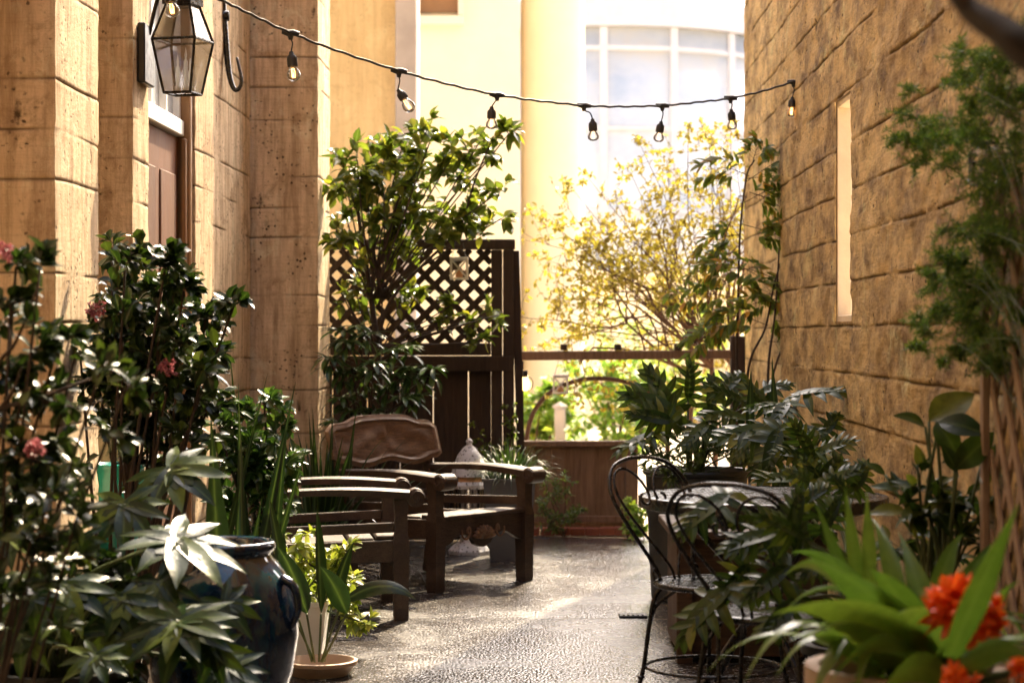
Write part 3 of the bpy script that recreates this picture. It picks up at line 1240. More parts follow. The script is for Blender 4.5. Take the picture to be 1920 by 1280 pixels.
for z0, z1, w0, w1 in ((zb, zm, rb, rm), (zm, zt, rm, rt)):
    for q in range(4):
        cs = ((-1, -1), (1, -1), (1, 1), (-1, 1))
        a, b = cs[q], cs[(q + 1) % 4]
        mb = MB()
        mb.add([lp(a[0] * w0, a[1] * w0, z0), lp(b[0] * w0, b[1] * w0, z0), lp(b[0] * w1, b[1] * w1, z1), lp(a[0] * w1, a[1] * w1, z1)], [(0, 1, 2, 3)])
        mb.build('glass_pane', M['smoke'], la, False)
for dx, h_ in ((-.02, .10), (.012, .13), (.03, .085)):
    mb = MB()
    mb.lathe([(0, 0), (.014, 0), (.014, .02), (.009, .022), (.009, h_), (.004, h_ + .012), (.006, h_ + .03), (.001, h_ + .06)], lp(dx, dx * .4, zb + .01), 12)
    mb.build('candle_bulb', M['white'], la)
mb = MB()
abox(mb, -1.799, -1.765, 8.93, 9.15, 2.40, 2.66, .006)
mb.tube(smooth_path([A(-1.77, 9.04, 2.62), A(-1.72, 9.04, 2.80), lp(0, 0, zt + .12)], 5), .009, 8)
mb.build('bracket', M['lantern_dark'], la, 'auto')

# iron hook
hb = A(-1.78, 11.4, 2.6)
mb = MB()
hp = [(414, -60), (417, 0), (422, 60), (427, 120), (432, 150), (440, 168), (449, 165), (453, 150), (449, 130), (444, 108)]
mb.tube(smooth_path([P(u, v, 11.3) for u, v in hp], 6), taper((len(hp) - 1) * 6 + 1, .021, .007), 8)
mb.tube([P(420, 30, 11.3) + V(-.05, 0, 0), P(420, 30, 11.3) + V(.028, 0, 0)], [.03, .03], 10)
tag(mb.build('iron_hook', M['black']), 'big black iron hook bolted to the pale concrete wall', 'hook')

# ================================================================== ARMCHAIRS
def armchair():
    r = thing('garden_armchair', 'carved dark wood garden armchair with scalloped backrest facing the table', 'armchair', group='carved wooden armchairs')

    def part(mb, n, m='chairwood', sm=False):
        return mb.build(n, M[m], r, sm, True)
    for sx in (-1, 1):
        mb = MB()
        rows = [(0, .031), (.02, .033), (.18, .034), (.30, .037), (.36, .036), (.40, .029), (.48, .028), (.535, .033), (.555, .034)]
        for i in range(len(rows)):
            z, h = rows[i]
            mb.v += [V(sx * .345 + a * h, b * h, z) for a, b in ((-1, -1), (1, -1), (1, 1), (-1, 1))]
            mb.mid += [0] * 4
            if i:
                o = (i - 1) * 4
                mb.f += [(o + k, o + (k + 1) % 4, o + 4 + (k + 1) % 4, o + 4 + k) for k in range(4)]
        mb.f += [(3, 2, 1, 0), tuple(len(mb.v) - 4 + k for k in range(4))]
        part(mb, 'leg')
        mb = MB()
        mb.beam(V(sx * .31, -.66, .005), V(sx * .31, -.60, .37), .055, .06)
        part(mb, 'leg')
        mb = MB()
        mb.beam(V(sx * .33, -.60, .34), V(sx * .33, -.735, .72), .04, .05, V(0, 1, 0))
        part(mb, 'back_post')
        # arm: a wavy plank with a scroll at its front
        mb = MB()
        n = 18
        for i in range(n + 1):
            t = i / n
            y = .065 - t * .76
            w = .040 + .010 * math.sin(t * PI * 2.2) + .006 * (1 - t)
            z = .572 + .012 * math.sin(t * 4.2) + .02 * t
            th = .021 - .006 * t
            x = sx * (.345 + .012 * math.sin(t * PI))
            mb.v += [V(x - w, y, z - th), V(x + w, y, z - th), V(x + w * 1.05, y, z + th * .6), V(x + w * .7, y, z + th), V(x - w * .7, y, z + th), V(x - w * 1.05, y, z + th * .6)]
            mb.mid += [0] * 6
            if i:
                o = (i - 1) * 6
                mb.f += [(o + k, o + 6 + k, o + 6 + (k + 1) % 6, o + (k + 1) % 6) for k in range(6)]
        mb.f += [tuple(range(6)), tuple(reversed(range(n * 6, n * 6 + 6)))]
        ar = part(mb, 'arm', 'chairwood', 'auto')
        mb = MB()
        c = V(sx * .345, .066, .562)
        mb.lathe([(0, -.052), (.03, -.052), (.042, -.048), (.044, 0), (.042, .048), (.03, .052), (0, .052)], c, 22, V(1, 0, 0))
        for sg in (-1, 1):
            sp = [c + V(sg * .053, math.cos(a) * q, math.sin(a) * q) for a, q in ((a_ * .42, .037 - .0019 * a_) for a_ in range(17))]
            mb.tube(sp, .0052, 6)
        mb.build('scroll', M['chairwood'], ar, 'auto', True)
        mb = MB()
        mb.beam(V(sx * .345, -.03, .318), V(sx * .315, -.60, .30), .03, .10)
        part(mb, 'side_rail')
        mb = MB()
        mb.beam(V(sx * .345, -.03, .425), V(sx * .315, -.62, .405), .02, .045)
        part(mb, 'side_rail')
    for i in range(5):
        mb = MB()
        y = -.0 - i * .122
        z = .378 - .055 * (i / 4)
        mb.box((-.335 + .005 * i, y - .112, z - .011), (.335 - .005 * i, y + (.03 if i == 0 else 0), z + .011 + R(-.002, .002)), None, .005)
        part(mb, 'seat_slat')
    # apron with a scalloped lower edge and shell
    mb = MB()
    n = 40
    for i in range(n + 1):
        x = -.312 + .624 * i / n
        q = abs(x) / .312
        zb_ = .225 + .055 * max(0, math.sin(q * PI * 1.0)) ** 2 * (1 if q > .25 else .5) - .018 * math.exp(-(q / .2) ** 2)
        for y, z in ((.014, zb_), (.014, .366), (-.014, .366), (-.014, zb_)):
            mb.v.append(V(x, y, z))
            mb.mid.append(0)
        if i:
            o = (i - 1) * 4
            mb.f += [(o + k, o + (k + 1) % 4, o + 4 + (k + 1) % 4, o + 4 + k) for k in range(4)]
    mb.f += [(3, 2, 1, 0), (n * 4, n * 4 + 1, n * 4 + 2, n * 4 + 3)]
    ap = part(mb, 'apron')
    mb = MB()
    for k in range(-4, 5):
        a = k * .33
        p0 = V(0, .014, .252)
        e = p0 + V(math.sin(a) * .085, 0, math.cos(a) * .07)
        mb.tube([p0, p0.lerp(e, .5) + V(0, .012, 0), p0.lerp(e, .9) + V(0, .01, 0), e], [.004, .011, .012, .004], 7)
    for sg in (-1, 1):
        sp = [V(sg * (.10 + .05 * t + .02 * math.cos(t * 7)), .016, .285 + .03 * math.sin(t * 7)) for t in [i / 14 for i in range(15)]]
        mb.tube(sp, taper(15, .009, .004), 6)
    mb.build('carving', M['carved'], ap, True, True)
    # backrest board
    nxx, nz = 64, 20
    W = .415

    def top(x):
        q = abs(x) / W
        return .872 - .006 * q - .035 * (1 / (1 + math.exp(-(q - .55) * 18))) - .06 * max(0, q - .86) ** 1.5 * 12 + .0 * q

    def bot(x):
        q = abs(x) / W
        return .612 + .014 * math.cos(q * PI * 2.3) + .06 * max(0, q - .88) ** 1.4 * 10

    mb = MB()
    for side in (0, 1):
        for j in range(nz + 1):
            for i in range(nxx + 1):
                x = -W + 2 * W * i / nxx
                t = j / nz
                z = bot(x) + (top(x) - bot(x)) * t
                y = -.655 - (z - .58) * .30
                if side == 0:
                    e = min(min(t, 1 - t) * (top(x) - bot(x)), (W - abs(x)))
                    rel = .008 * math.exp(-((e - .026) / .008) ** 2) - .004 * math.exp(-((e - .042) / .007) ** 2)
                    q = V(x, 0, z)
                    if e > .05:
                        sw = math.sin((x * 14 + (z - .74) * 30 * math.copysign(1, x)) + 2.5 * noise.noise(q * 9)) * math.exp(-((z - .745) / .055) ** 2)
                        rel += .007 * sw * (1 - (abs(x) / W) ** 4)
                    y += .016 + rel
                else:
                    y -= .014
                mb.v.append(V(x, y, z))
                mb.mid.append(0)
    m_ = (nxx + 1)
    o2 = m_ * (nz + 1)
    for j in range(nz):
        for i in range(nxx):
            a = j * m_ + i
            mb.f.append((a + 1, a, a + m_, a + m_ + 1))
            mb.f.append((o2 + a, o2 + a + 1, o2 + a + m_ + 1, o2 + a + m_))
    for i in range(nxx):
        mb.f.append((i, i + 1, o2 + i + 1, o2 + i))
        a = nz * m_ + i
        mb.f.append((a + 1, a, o2 + a, o2 + a + 1))
    for j in range(nz):
        a = j * m_
        mb.f.append((a + m_, a, o2 + a, o2 + a + m_))
        a = j * m_ + nxx
        mb.f.append((a, a + m_, o2 + a + m_, o2 + a))
    part(mb, 'backrest', 'carved', 'auto')
    mb = MB()
    mb.box((-.33, -.665, .40), (.33, -.635, .46), None, .005)
    part(mb, 'back_rail')
    return r


ac = armchair()
p1 = V(px(817, 10.52), 10.52, 0)
p2 = V(px(983, 11.04), 11.04, 0)


def place_chair_at(o, a, b):
    mid_ = (a + b) / 2
    x = (a - b).normalized()                      # local +x runs from b to a so that +y looks into the alley
    o.location = (mid_.x, mid_.y, .006)
    o.rotation_euler = (0, 0, math.atan2(x.y, x.x))


place_chair_at(ac, p1, p2)
ac['label'] = 'carved armchair before the lattice fence, its scalloped backrest in full view'
ac2 = copy_tree(ac)
q1 = V(px(752, 9.52), 9.52, 0)
q2 = V(px(727, 10.22), 10.22, 0)
place_chair_at(ac2, q1, q2)
ac2['label'] = 'carved armchair standing side-on among potted plants, only arms and legs showing'

# ================================================================== BISTRO SET
def mesh_disc(mb, r, z, pitch=.0135, w=.0045):
    for ang, dz in ((.55, 0), (-.55, .0016)):
        dx, dy = math.cos(ang), math.sin(ang)
        k = -r
        while k < r:
            h = math.sqrt(max(0, r * r - k * k))
            if h > .02:
                c = V(-dy * k, dx * k, z + dz)
                d = V(dx, dy, 0) * h
                n = V(-dy, dx, 0) * w * .5
                mb.add([c - d - n, c + d - n, c + d + n, c - d + n], [(0, 1, 2, 3)])
            k += pitch


def metal_chair():
    r = thing('bistro_chair', 'black wrought iron bistro chair', 'chair', group='black iron bistro chairs')
    mb = MB()
    mesh_disc(mb, .197, .452, .0145, .0075)
    st = mb.build('seat', M['black'], r, False, True)
    mb = MB()
    mb.ring(V(0, 0, .447), .2, .0105, 48, 8)
    mb.build('seat_rim', M['black'], st, True, True)

    def bp(x, h):
        return V(x, -.165 - .34 * h - .25 * h * h, .45 + h)
    half = [(.085, -.01), (.105, .06), (.165, .17), (.205, .27), (.20, .335), (.15, .392), (.07, .416), (0, .42)]
    full = [bp(x, h) for x, h in half] + [bp(-x, h) for x, h in reversed(half[:-1])]
    mb = MB()
    mb.tube(smooth_path(full, 6), .0072, 8)
    mb.build('back_hoop', M['black'], r, True, True)
    for sg in (-1, 1):
        cs = [(.012, -.0), (.025, .05), (.09, .14), (.15, .23), (.178, .31), (.155, .368), (.10, .385), (.045, .355), (.018, .30), (.03, .262), (.058, .262), (.064, .285), (.05, .296)]
        mb = MB()
        mb.tube(smooth_path([bp(sg * x, h) for x, h in cs], 5), .0052, 7)
        mb.build('back_scroll', M['black'], r, True, True)
        mb = MB()
        c = V(sg * .12, -.165, .452)
        mb.tube(smooth_path([c, c + V(0, -.01, .03), c + V(sg * -.012, -.012, .04), c + V(sg * -.018, -.008, .03)], 4), .006, 6)
        mb.build('finial', M['black'], r, True, True)
    for sx, sy in ((1, 1), (-1, 1), (1, -1), (-1, -1)):
        d = V(sx * .72, sy * .69, 0)
        mb = MB()
        mb.tube(smooth_path([d * .17 + V(0, 0, .445), d * .205 + V(0, 0, .40), d * .225 + V(0, 0, .30), d * .25 + V(0, 0, .13), d * .295 + V(0, 0, .006)], 5), .008, 8)
        mb.ring(d * .252 + V(0, 0, .125), .009, .005, 14, 6)
        mb.build('leg', M['black'], r, True, True)
        e = V(-sx * .72, sy * .69, 0) if sx > 0 else None
        # arched brace under the seat
        mb = MB()
        n_ = V(sy * .0, 0, 0)
        o = V(sx * .72, -sy * .69, 0)
        mb.tube(smooth_path([d * .226 + V(0, 0, .29), d * .20 + V(0, 0, .37), d.lerp(o, .25) * .17 + V(0, 0, .43), d.lerp(o, .5) * .17 + V(0, 0, .440)], 5), .006, 6)
        mb.build('brace', M['black'], r, True, True)
    mb = MB()
    mb.ring(V(0, 0, .16), .235, .006, 40, 6)
    mb.build('stretcher_ring', M['black'], r, True, True)
    return r


ch = metal_chair()
ch.location = (.70, 7.22, .006)
ch.rotation_euler = (0, 0, math.atan2(-.71, .70) - PI / 2)
ch['label'] = 'black iron bistro chair with its heart-scroll back clear of the leaves'
ch2 = copy_tree(ch)
ch2.location = (.80, 6.46, .006)
ch2.rotation_euler = (0, 0, math.atan2(.86, .50) - PI / 2)
ch2['label'] = 'black iron bistro chair half hidden behind lobed leaves in front of the table'

tb = thing('bistro_table', 'round black metal mesh bistro table beside the golden wall', 'table', (.916, 7.6, .006))
mb = MB()
mesh_disc(mb, .44, .722, .0165, .009)
tt = mb.build('table_top', M['black'], tb, False, True)
mb = MB()
mb.lathe([(.438, .726), (.452, .724), (.455, .718), (.455, .684), (.448, .682), (.438, .684), (.438, .726)], V(0, 0, 0), 72)
mb.build('table_rim', M['black'], tt, 'auto', True)
for k in range(4):
    a = k * PI / 2 + .5
    d = V(math.cos(a), math.sin(a), 0)
    mb = MB()
    mb.tube(smooth_path([d * .34 + V(0, 0, .69), d * .27 + V(0, 0, .60), d * .03 + V(0, 0, .37), d * -.12 + V(0, 0, .22), d * -.30 + V(0, 0, .006)], 6), .012, 8)
    mb.build('leg', M['black'], tb, True, True)
mb = MB()
mb.ring(V(0, 0, .40), .05, .009, 24, 6)
mb.ring(V(0, 0, .67), .36, .008, 48, 6)
mb.build('brace_ring', M['black'], tb, True, True)

# ================================================================== POTS AND BOXES
def pot_lathe(c, r0, r1, h, rim=.02, lip=.03, n=36):
    mb = MB()
    mb.lathe([(0, .004), (r0, .004), (r0 + (r1 - r0) * .5 + .004, h * .5), (r1, h - lip), (r1 + rim, h - lip), (r1 + rim, h), (r1 - .012, h), (r1 - .02, h - .05), (0, h - .05)], c, n, None, .01)
    return mb


def pot_soil(c, r, h, parent):
    mb = MB()
    mb.lathe([(r, 0), (r * .6, .012), (0, .016)], c + V(0, 0, h), 20, None, .1)
    mb.build('soil', M['soil'], parent)


# ---- galvanised bin with a philodendron and herbs
gc = V(px(1306, 10.25), 10.25, .008)
gb = thing('potted_philodendron', 'galvanised bin planted with a large lobed-leaf philodendron and small herbs', 'potted plant', gc)
mb = MB()
pr = [(0, .004), (.215, .004), (.222, .01), (.224, .03)]
for zz in (.16, .20, .42, .46):
    pass
for i in range(1, 40):
    z = .03 + .58 * i / 40
    bump_ = .006 * max(0, math.cos((z - .2) / .055 * PI)) if abs(z - .2) < .027 else 0
    bump_ += .006 * max(0, math.cos((z - .44) / .055 * PI)) if abs(z - .44) < .027 else 0
    pr.append((.224 + .026 * i / 40 + bump_, z))
pr += [(.252, .612), (.263, .618), (.266, .632), (.258, .642), (.245, .64), (.243, .56), (0, .56)]
mb.lathe(pr, gc, 48)
mb.build('bin', M['galv'], gb, 'auto')
pot_soil(gc, .243, .562, gb)


def big_leaves(root, base, spec, fn, leafm, stemm, d_def, pr=.006, lk=1.0, **kw):
    """spec: (u0,v0,u1,v1, d, dd, tilt) leaf from pixel 0 to pixel 1, dd = depth change to the tip"""
    fo, st = MB(), MB()
    for q in spec:
        u0, v0, u1, v1 = q[:4]
        d = q[4] if len(q) > 4 else d_def
        dd = q[5] if len(q) > 5 else -.08
        a, b = P(u0, v0, d), P(u1, v1, d + dd)
        nn = Vector(q[6]) if len(q) > 6 else V(R(-.3, .3), -.55, .8)
        fn(fo, a, b - a, nn, (b - a).length * lk, **kw)
        bs = Vector(base) + V(R(-.05, .05), R(-.05, .05), 0)
        m_ = bs.lerp(a, .5) + V((bs.x - a.x) * .25, 0, .12 * (a - bs).length)
        pt = smooth_path([bs, m_, a], 6)
        st.tube(pt, taper(len(pt), pr * 1.3, pr * .7), 6)
    st.build('stem', stemm, root)
    fo.build('foliage', leafm, root)


big_leaves(gb, gc + V(0, 0, .57), [
    (1262, 785, 1215, 672, 10.2, -.05, (.1, -.9, .4)), (1270, 775, 1170, 720, 10.1, -.12, (0, -.8, .5)), (1262, 790, 1178, 765, 10.0, -.1, (0, -.9, .3)),
    (1290, 750, 1300, 672, 10.3, -.05, (.2, -.9, .3)), (1330, 770, 1345, 690, 10.4, .05, (.2, -.8, .5)), (1400, 760, 1330, 705, 10.3, -.1),
    (1410, 790, 1322, 752, 10.0, -.15), (1425, 800, 1365, 855, 9.9, -.1, (0, -.5, .9)), (1440, 770, 1398, 700, 10.3, .0), (1330, 790, 1280, 830, 9.9, -.15),
    (1240, 810, 1135, 830, 10.0, -.1, (0, -.2, 1)), (1380, 830, 1445, 790, 10.0, -.1), (1300, 800, 1240, 760, 10.3, 0), (1350, 740, 1400, 680, 10.5, .1, (0, -.7, .6)),
    (1420, 740, 1490, 700, 10.4, .0, (0, -.5, .8)), (1450, 830, 1400, 890, 9.9, -.1, (0, -.5, .9)), (1235, 770, 1190, 735, 10.35, 0, (0, -.9, .3))],
    lobed, M['lf_philo'], M['greenstem'], 10.2, .007)
shrub('herb', '', '', gc + V(0, 0, .57), PB([(1250, 850, 45), (1290, 830, 40), (1330, 850, 45), (1370, 850, 40), (1230, 890, 35), (1300, 880, 40), (1265, 905, 30), (1400, 870, 30), (1215, 850, 30), (1350, 820, 35)], 10.0, .1),
      None, M['lf_herb'], M['greenstem'], root=gb, stem_r=.005, twigs=9, per=9, leaf_l=.045, leaf_w=.008, up=.5, small=True, spread=.15)

# ---- second philodendron by the wall
c2 = V(px(1480, 9.4), 9.4, .008)
ph2 = thing('potted_philodendron', 'philodendron with pale drooping cut leaves against the golden wall', 'potted plant', c2)
pot_lathe(c2, .14, .19, .38).build('pot', M['blackpot'], ph2, 'auto')
pot_soil(c2, .168, .33, ph2)
big_leaves(ph2, c2 + V(0, 0, .34), [
    (1480, 745, 1605, 702, 9.3, -.05, (.1, -.25, 1)), (1476, 760, 1395, 742, 9.3, -.15, (0, -.2, 1)), (1478, 752, 1440, 790, 9.2, -.2, (0, -.3, 1)),
    (1470, 810, 1340, 795, 9.1, -.15, (0, -.6, .7)), (1465, 805, 1550, 790, 9.1, -.1, (0, -.5, .8)), (1462, 800, 1430, 900, 9.0, -.15, (0, -.7, .6)),
    (1525, 860, 1490, 780, 8.9, -.05, (0, -.8, .5)), (1522, 858, 1600, 805, 8.9, -.1, (.2, -.6, .8)), (1524, 862, 1455, 830, 8.9, -.1, (0, -.6, .7)),
    (1530, 870, 1590, 850, 8.8, -.1), (1500, 900, 1420, 880, 8.8, -.15), (1540, 820, 1580, 760, 9.2, .05, (.3, -.6, .8))],
    lobed, M['lf_philo'], M['greenstem'], 9.2, .007)
fo = MB()
for u, v0, v1, w in ((1455, 760, 668, .02), (1405, 745, 690, .022), (1440, 800, 735, .02)):
    strap(fo, P(u, v0 + 80, 9.5), V(R(-.05, .05), 0, 1), (v1 - v0 - 80) * -9.5 / F, w, .05, V(1, .2, 0))
fo.build('foliage', M['lf_blade'], ph2)

# ---- third: cut leaves reaching over the table from the wall side
c3 = V(1.10, 6.55, .008)
ph3 = thing('potted_philodendron', 'philodendron with olive finger-cut leaves hanging over the bistro chair', 'potted plant', c3)
pot_lathe(c3, .13, .17, .34).build('pot', M['blackpot'], ph3, 'auto')
pot_soil(c3, .15, .29, ph3)
big_leaves(ph3, c3 + V(0, 0, .3), [
    (1370, 925, 1255, 985, 6.5, -.1, (.1, -.5, .9)), (1420, 1040, 1380, 990, 6.4, 0, (0, -.9, .4)),
    (1405, 1055, 1350, 1140, 6.35, -.1, (.5, -.8, .4)), (1375, 1095, 1240, 1195, 6.3, -.05, (.1, -.4, .9)), 
    (1485, 955, 1440, 1010, 6.6, -.1, (0, -.8, .6)), (1500, 945, 1560, 900, 6.8, 0, (0, -.7, .6)), (1440, 985, 1370, 960, 6.5, -.1, (.1, -.8, .6)),
    (1520, 905, 1470, 870, 7.0, 0, (0, -.8, .5)), (1535, 900, 1590, 840, 7.1, .05, (.2, -.9, .3)), (1545, 905, 1615, 870, 7.0, -.05, (.2, -.7, .6)), (1540, 915, 1500, 850, 7.1, 0, (-.2, -.9, .3)),
    (1600, 920, 1640, 850, 7.0, .05, (.2, -.9, .3)), (1590, 930, 1560, 880, 6.9, 0), (1440, 1010, 1470, 1060, 6.4, -.05, (0, -.8, .5)),
    (1455, 1000, 1345, 1010, 6.1, -.1, (.1, -.5, .8)), (1480, 1060, 1390, 1120, 6.05, -.1, (.2, -.6, .7)), (1500, 1120, 1420, 1190, 6.0, -.1, (.1, -.7, .6)), (1510, 1010, 1425, 945, 6.0, -.05, (0, -.7, .7)), (1480, 1010, 1510, 905, 6.05, .0, (.1, -.8, .5)), (1540, 1000, 1580, 920, 6.1, .0, (.1, -.8, .5)), (1560, 1050, 1490, 1080, 6.0, -.05, (0, -.7, .6))],
    lobed, M['lf_philo'], M['greenstem'], 6.6, .006)

def broad(mb, B, D, Nn, ln):
    leaf(mb, B, D, Nn, ln, ln * R(.2, .28), R(.2, .5), .18, 8, 'oval', .05)


# ---- fourth: big broad leaf plant nearer the trellis
c4 = V(1.24, 6.1, .008)
ph4 = thing('potted_fatsia', 'broad-leaved potted plant below the wooden trellis', 'potted plant', c4)
pot_lathe(c4, .10, .14, .30).build('pot', M['terracotta'], ph4, 'auto')
pot_soil(c4, .118, .25, ph4)
big_leaves(ph4, c4 + V(0, 0, .26), [
    (1735, 800, 1695, 762, 6.2, -.05, (0, -.6, .8)), (1742, 790, 1830, 720, 6.2, .05, (.3, -.5, .8)), (1760, 790, 1850, 800, 6.1, -.1, (.1, -.8, .5)), (1755, 790, 1800, 845, 6.1, -.1, (-.2, -.8, .5)),
    (1790, 880, 1870, 800, 6.0, .0, (.2, -.8, .5)), (1795, 885, 1770, 830, 6.0, .0, (0, -.8, .5)), (1700, 960, 1640, 940, 6.2, -.05), (1735, 945, 1800, 915, 6.1, -.05, (0, -.3, 1)), (1740, 950, 1690, 960, 6.1, -.1, (0, -.3, 1)),
    (1750, 960, 1790, 985, 6.1, -.1, (0, -.4, 1)), (1660, 890, 1625, 860, 6.4, 0)],
    broad, M['lf_philo'], M['greenstem'], 6.1, .006)
shrub('x', '', '', c4 + V(0, 0, .26), PB([(1700, 930, 50), (1760, 930, 60), (1800, 960, 50), (1850, 940, 50), (1700, 1010, 60), (1780, 1010, 60), (1880, 1000, 50), (1720, 870, 40), (1840, 870, 50)], 6.2, .12),
      None, M['lf_philo'], M['greenstem'], root=ph4, stem_r=.005, twigs=5, per=4, leaf_l=.085, leaf_w=.016, shape='lance', up=.2)

# ---- wooden planter box behind the table
bx_ = thing('wooden_planter', 'dark wooden planter box standing behind the bistro table', 'planter', (.96, 8.65, .008))
for nm, lo, hi in (('front_board', (.675, 8.30, .03), (1.26, 8.33, .19)), ('front_board', (.675, 8.30, .195), (1.26, 8.33, .35)), ('front_board', (.675, 8.30, .355), (1.26, 8.33, .50)),
                   ('side_board', (.67, 8.335, .03), (.70, 8.965, .26)), ('side_board', (.67, 8.335, .265), (.70, 8.965, .50)), ('back_board', (.675, 8.97, .03), (1.26, 9.0, .50)), ('side_board', (1.235, 8.335, .03), (1.26, 8.965, .50)),
                   ('corner_post', (.655, 8.27, .008), (.72, 8.298, .50)), ('rim_board', (.635, 8.24, .503), (1.29, 8.36, .535)), ('rim_board', (.635, 8.94, .503), (1.29, 9.03, .535)), ('rim_board', (.635, 8.362, .503), (.73, 8.938, .535)),
                   ('soil', (.705, 8.34, .40), (1.23, 8.96, .455))):
    mb = MB()
    mb.box(lo, hi, None, .004)
    mb.build(nm, M['soil' if nm == 'soil' else 'crate'], bx_, False)
shrub('x', '', '', V(.95, 8.65, .45), PB([(1330, 960, 35), (1370, 950, 40), (1420, 960, 40), (1470, 950, 40), (1500, 930, 40)], 8.65, .15), None, M['lf_philo'], M['greenstem'], root=bx_, stem_r=.004, twigs=6, per=6, leaf_l=.06, leaf_w=.016, up=.3)

# ---- clivia with orange flowers in the near corner
c5 = V(.90, 4.75, .008)
cl = thing('potted_clivia', 'clivia in bloom with orange flower heads in a pale clay pot', 'potted plant', c5)
pot_lathe(c5, .15, .21, .56, .02, .05).build('pot', M['terracotta'], cl, 'auto')
pot_soil(c5, .18, .51, cl)
fo = MB()


def stp(mb, u0, v0, u1, v1, d0, d1, w, bend=.5, rl=None, rows=10):
    a, b = P(u0, v0, d0), P(u1, v1, d1)
    ln = (b - a).length
    D = (b - a).normalized()
    D = (D + V(0, 0, bend * .42)).normalized()
    strap(mb, a, D, ln * 1.04, w, bend, rl, rows)


for q in [(1650, 1240, 1490, 1150, 4.7, 4.5, .05, .5, (.3, -.7, .5)), (1720, 1200, 1640, 1050, 4.75, 4.6, .05, .5, (.9, -.3, .3)), (1690, 1250, 1520, 1120, 4.6, 4.3, .05, .6, (.3, -.7, .5)), (1640, 1150, 1500, 1000, 5.0, 5.0, .04, .9, (.5, -.6, .4)), (1735, 1210, 1530, 1030, 4.7, 4.5, .056, .25, (.35, -.7, .6)), (1740, 1225, 1465, 1090, 4.65, 4.3, .054, .35, (.2, -.6, .8)), (1700, 1180, 1455, 1050, 4.9, 4.9, .035, 1.2, (.2, -.8, .3)),
          (1690, 1200, 1470, 1240, 4.7, 4.5, .056, 1.6, (.5, -.7, .2)), (1610, 1120, 1585, 920, 5.0, 5.1, .020, .1, (1, .2, 0)), (1600, 1130, 1530, 945, 5.1, 5.2, .019, .1, (1, .2, 0)), (1630, 1110, 1625, 925, 5.0, 5.1, .021, .05, (1, .3, 0)),
          (1760, 1230, 1690, 1000, 4.8, 5.0, .034, .3, (1, -.2, 0)), (1760, 1230, 1850, 1010, 4.8, 5.0, .034, .4, (1, .1, 0)), (1780, 1230, 1905, 955, 4.2, 4.1, .032, .1, (1, .1, 0)), (1800, 1230, 1900, 1080, 4.7, 4.6, .034, .6, (.8, .3, 0)),
          (1740, 1250, 1560, 1190, 4.6, 4.2, .022, .5, (0, .3, 1)), (1800, 1250, 1930, 1200, 4.3, 4.0, .03, .3, (0, .4, 1)), (1770, 1260, 1690, 1100, 4.7, 4.4, .05, .5, (.8, .4, 0)), (1700, 1240, 1640, 1180, 4.8, 4.6, .04, 1.4, (.5, -.5, .5)),
          (1640, 1160, 1480, 1010, 5.0, 5.2, .026, .9, (.5, -.5, .5)), (1690, 1160, 1640, 960, 5.1, 5.3, .028, .6, (1, .2, 0)), (1740, 1180, 1800, 980, 5.1, 5.3, .028, .6, (1, .2, 0)), (1660, 1260, 1560, 1290, 4.7, 4.5, .04, 1.2, (.5, -.6, .4)), (1780, 1280, 1640, 1250, 4.5, 4.2, .035, .6, (.1, .3, 1))]:
    rl = Vector(q[8])
    stp(fo, *q[:7], bend=q[7], rl=rl)
for k in range(26):
    a = R(0, 2 * PI)
    strap(fo, c5 + V(.06 * math.cos(a), .06 * math.sin(a), .52), V(math.cos(a) * .8, math.sin(a) * .8, R(.5, 1.2)), R(.28, .5), R(.018, .03), R(.8, 1.8), None, 10)
fo.build('foliage', M['lf_clivia'], cl)


def flower_head(root, c, r, n=14, stemto=None):
    fm = MB()
    for k in range(n):
        d = rvec()
        d.z = d.z * .7 + .25
        d.y = d.y * .8 - .25
        d.normalize()
        o = c + d * r * .35
        dd, X, Z = frame(d, rvec())
        for j in range(6):
            a = j * PI / 3 + R(-.1, .1)
            pd = d * .9 + (X * math.cos(a) + Z * math.sin(a)) * .55
            leaf(fm, o, pd, d - (X * math.cos(a) + Z * math.sin(a)), r * R(.5, .68), r * .125, .25, -.3, 4, 'oval')
    h = fm.build('flower_head', M['orange'], root)
    if stemto is not None:
        s = MB()
        s.tube(smooth_path([stemto, stemto.lerp(c, .5) + V(.02, 0, 0), c], 5), .009, 7)
        s.build('flower_stem', M['greenstem'], root)
    return h


flower_head(cl, P(1808, 1158, 4.5), .112, 26, c5 + V(.02, 0, .5))
flower_head(cl, P(1800, 1275, 4.3), .055, 10, c5 + V(.02, -.02, .5))
flower_head(cl, P(1925, 1250, 4.3), .05, 9, c5 + V(.04, -.02, .5))

# ================================================================== TRELLIS, ASPARAGUS FERN, JAR, BRANCH
tr = thing('wooden_trellis', 'diagonal wooden trellis fixed to the golden wall under the fern', 'trellis', A(1.27, 5.6, 0))
mb = MB()
s0, s1, z0, z1 = 4.9, 6.05, .25, 1.75
for sg, ww in ((1, 1.262), (-1, 1.274)):
    k = -1.6
    while k < 2.9:
        sa, sb = s0, s1
        za, zb2 = z0 + sg * (sa - s0 - k) * 1.35, z0 + sg * (sb - s0 - k) * 1.35
        lo, hi = 0.0, 1.0
        dz = zb2 - za
        for bound, s_ in ((z0, 1), (z1, -1)):
            q = (bound - za) / dz
            if (dz > 0) == (s_ > 0):
                lo = max(lo, q)
            else:
                hi = min(hi, q)
        if hi - lo > .03:
            a = A(ww, sa + (sb - sa) * lo, za + dz * lo)
            b = A(ww, sa + (sb - sa) * hi, za + dz * hi)
            mb.beam(a, b, .011, .035, A(1, 0, 0).cross(b - a).normalized(), .002)
        k += .17
mb.build('lattice_panel', M['trellis'], tr, False)
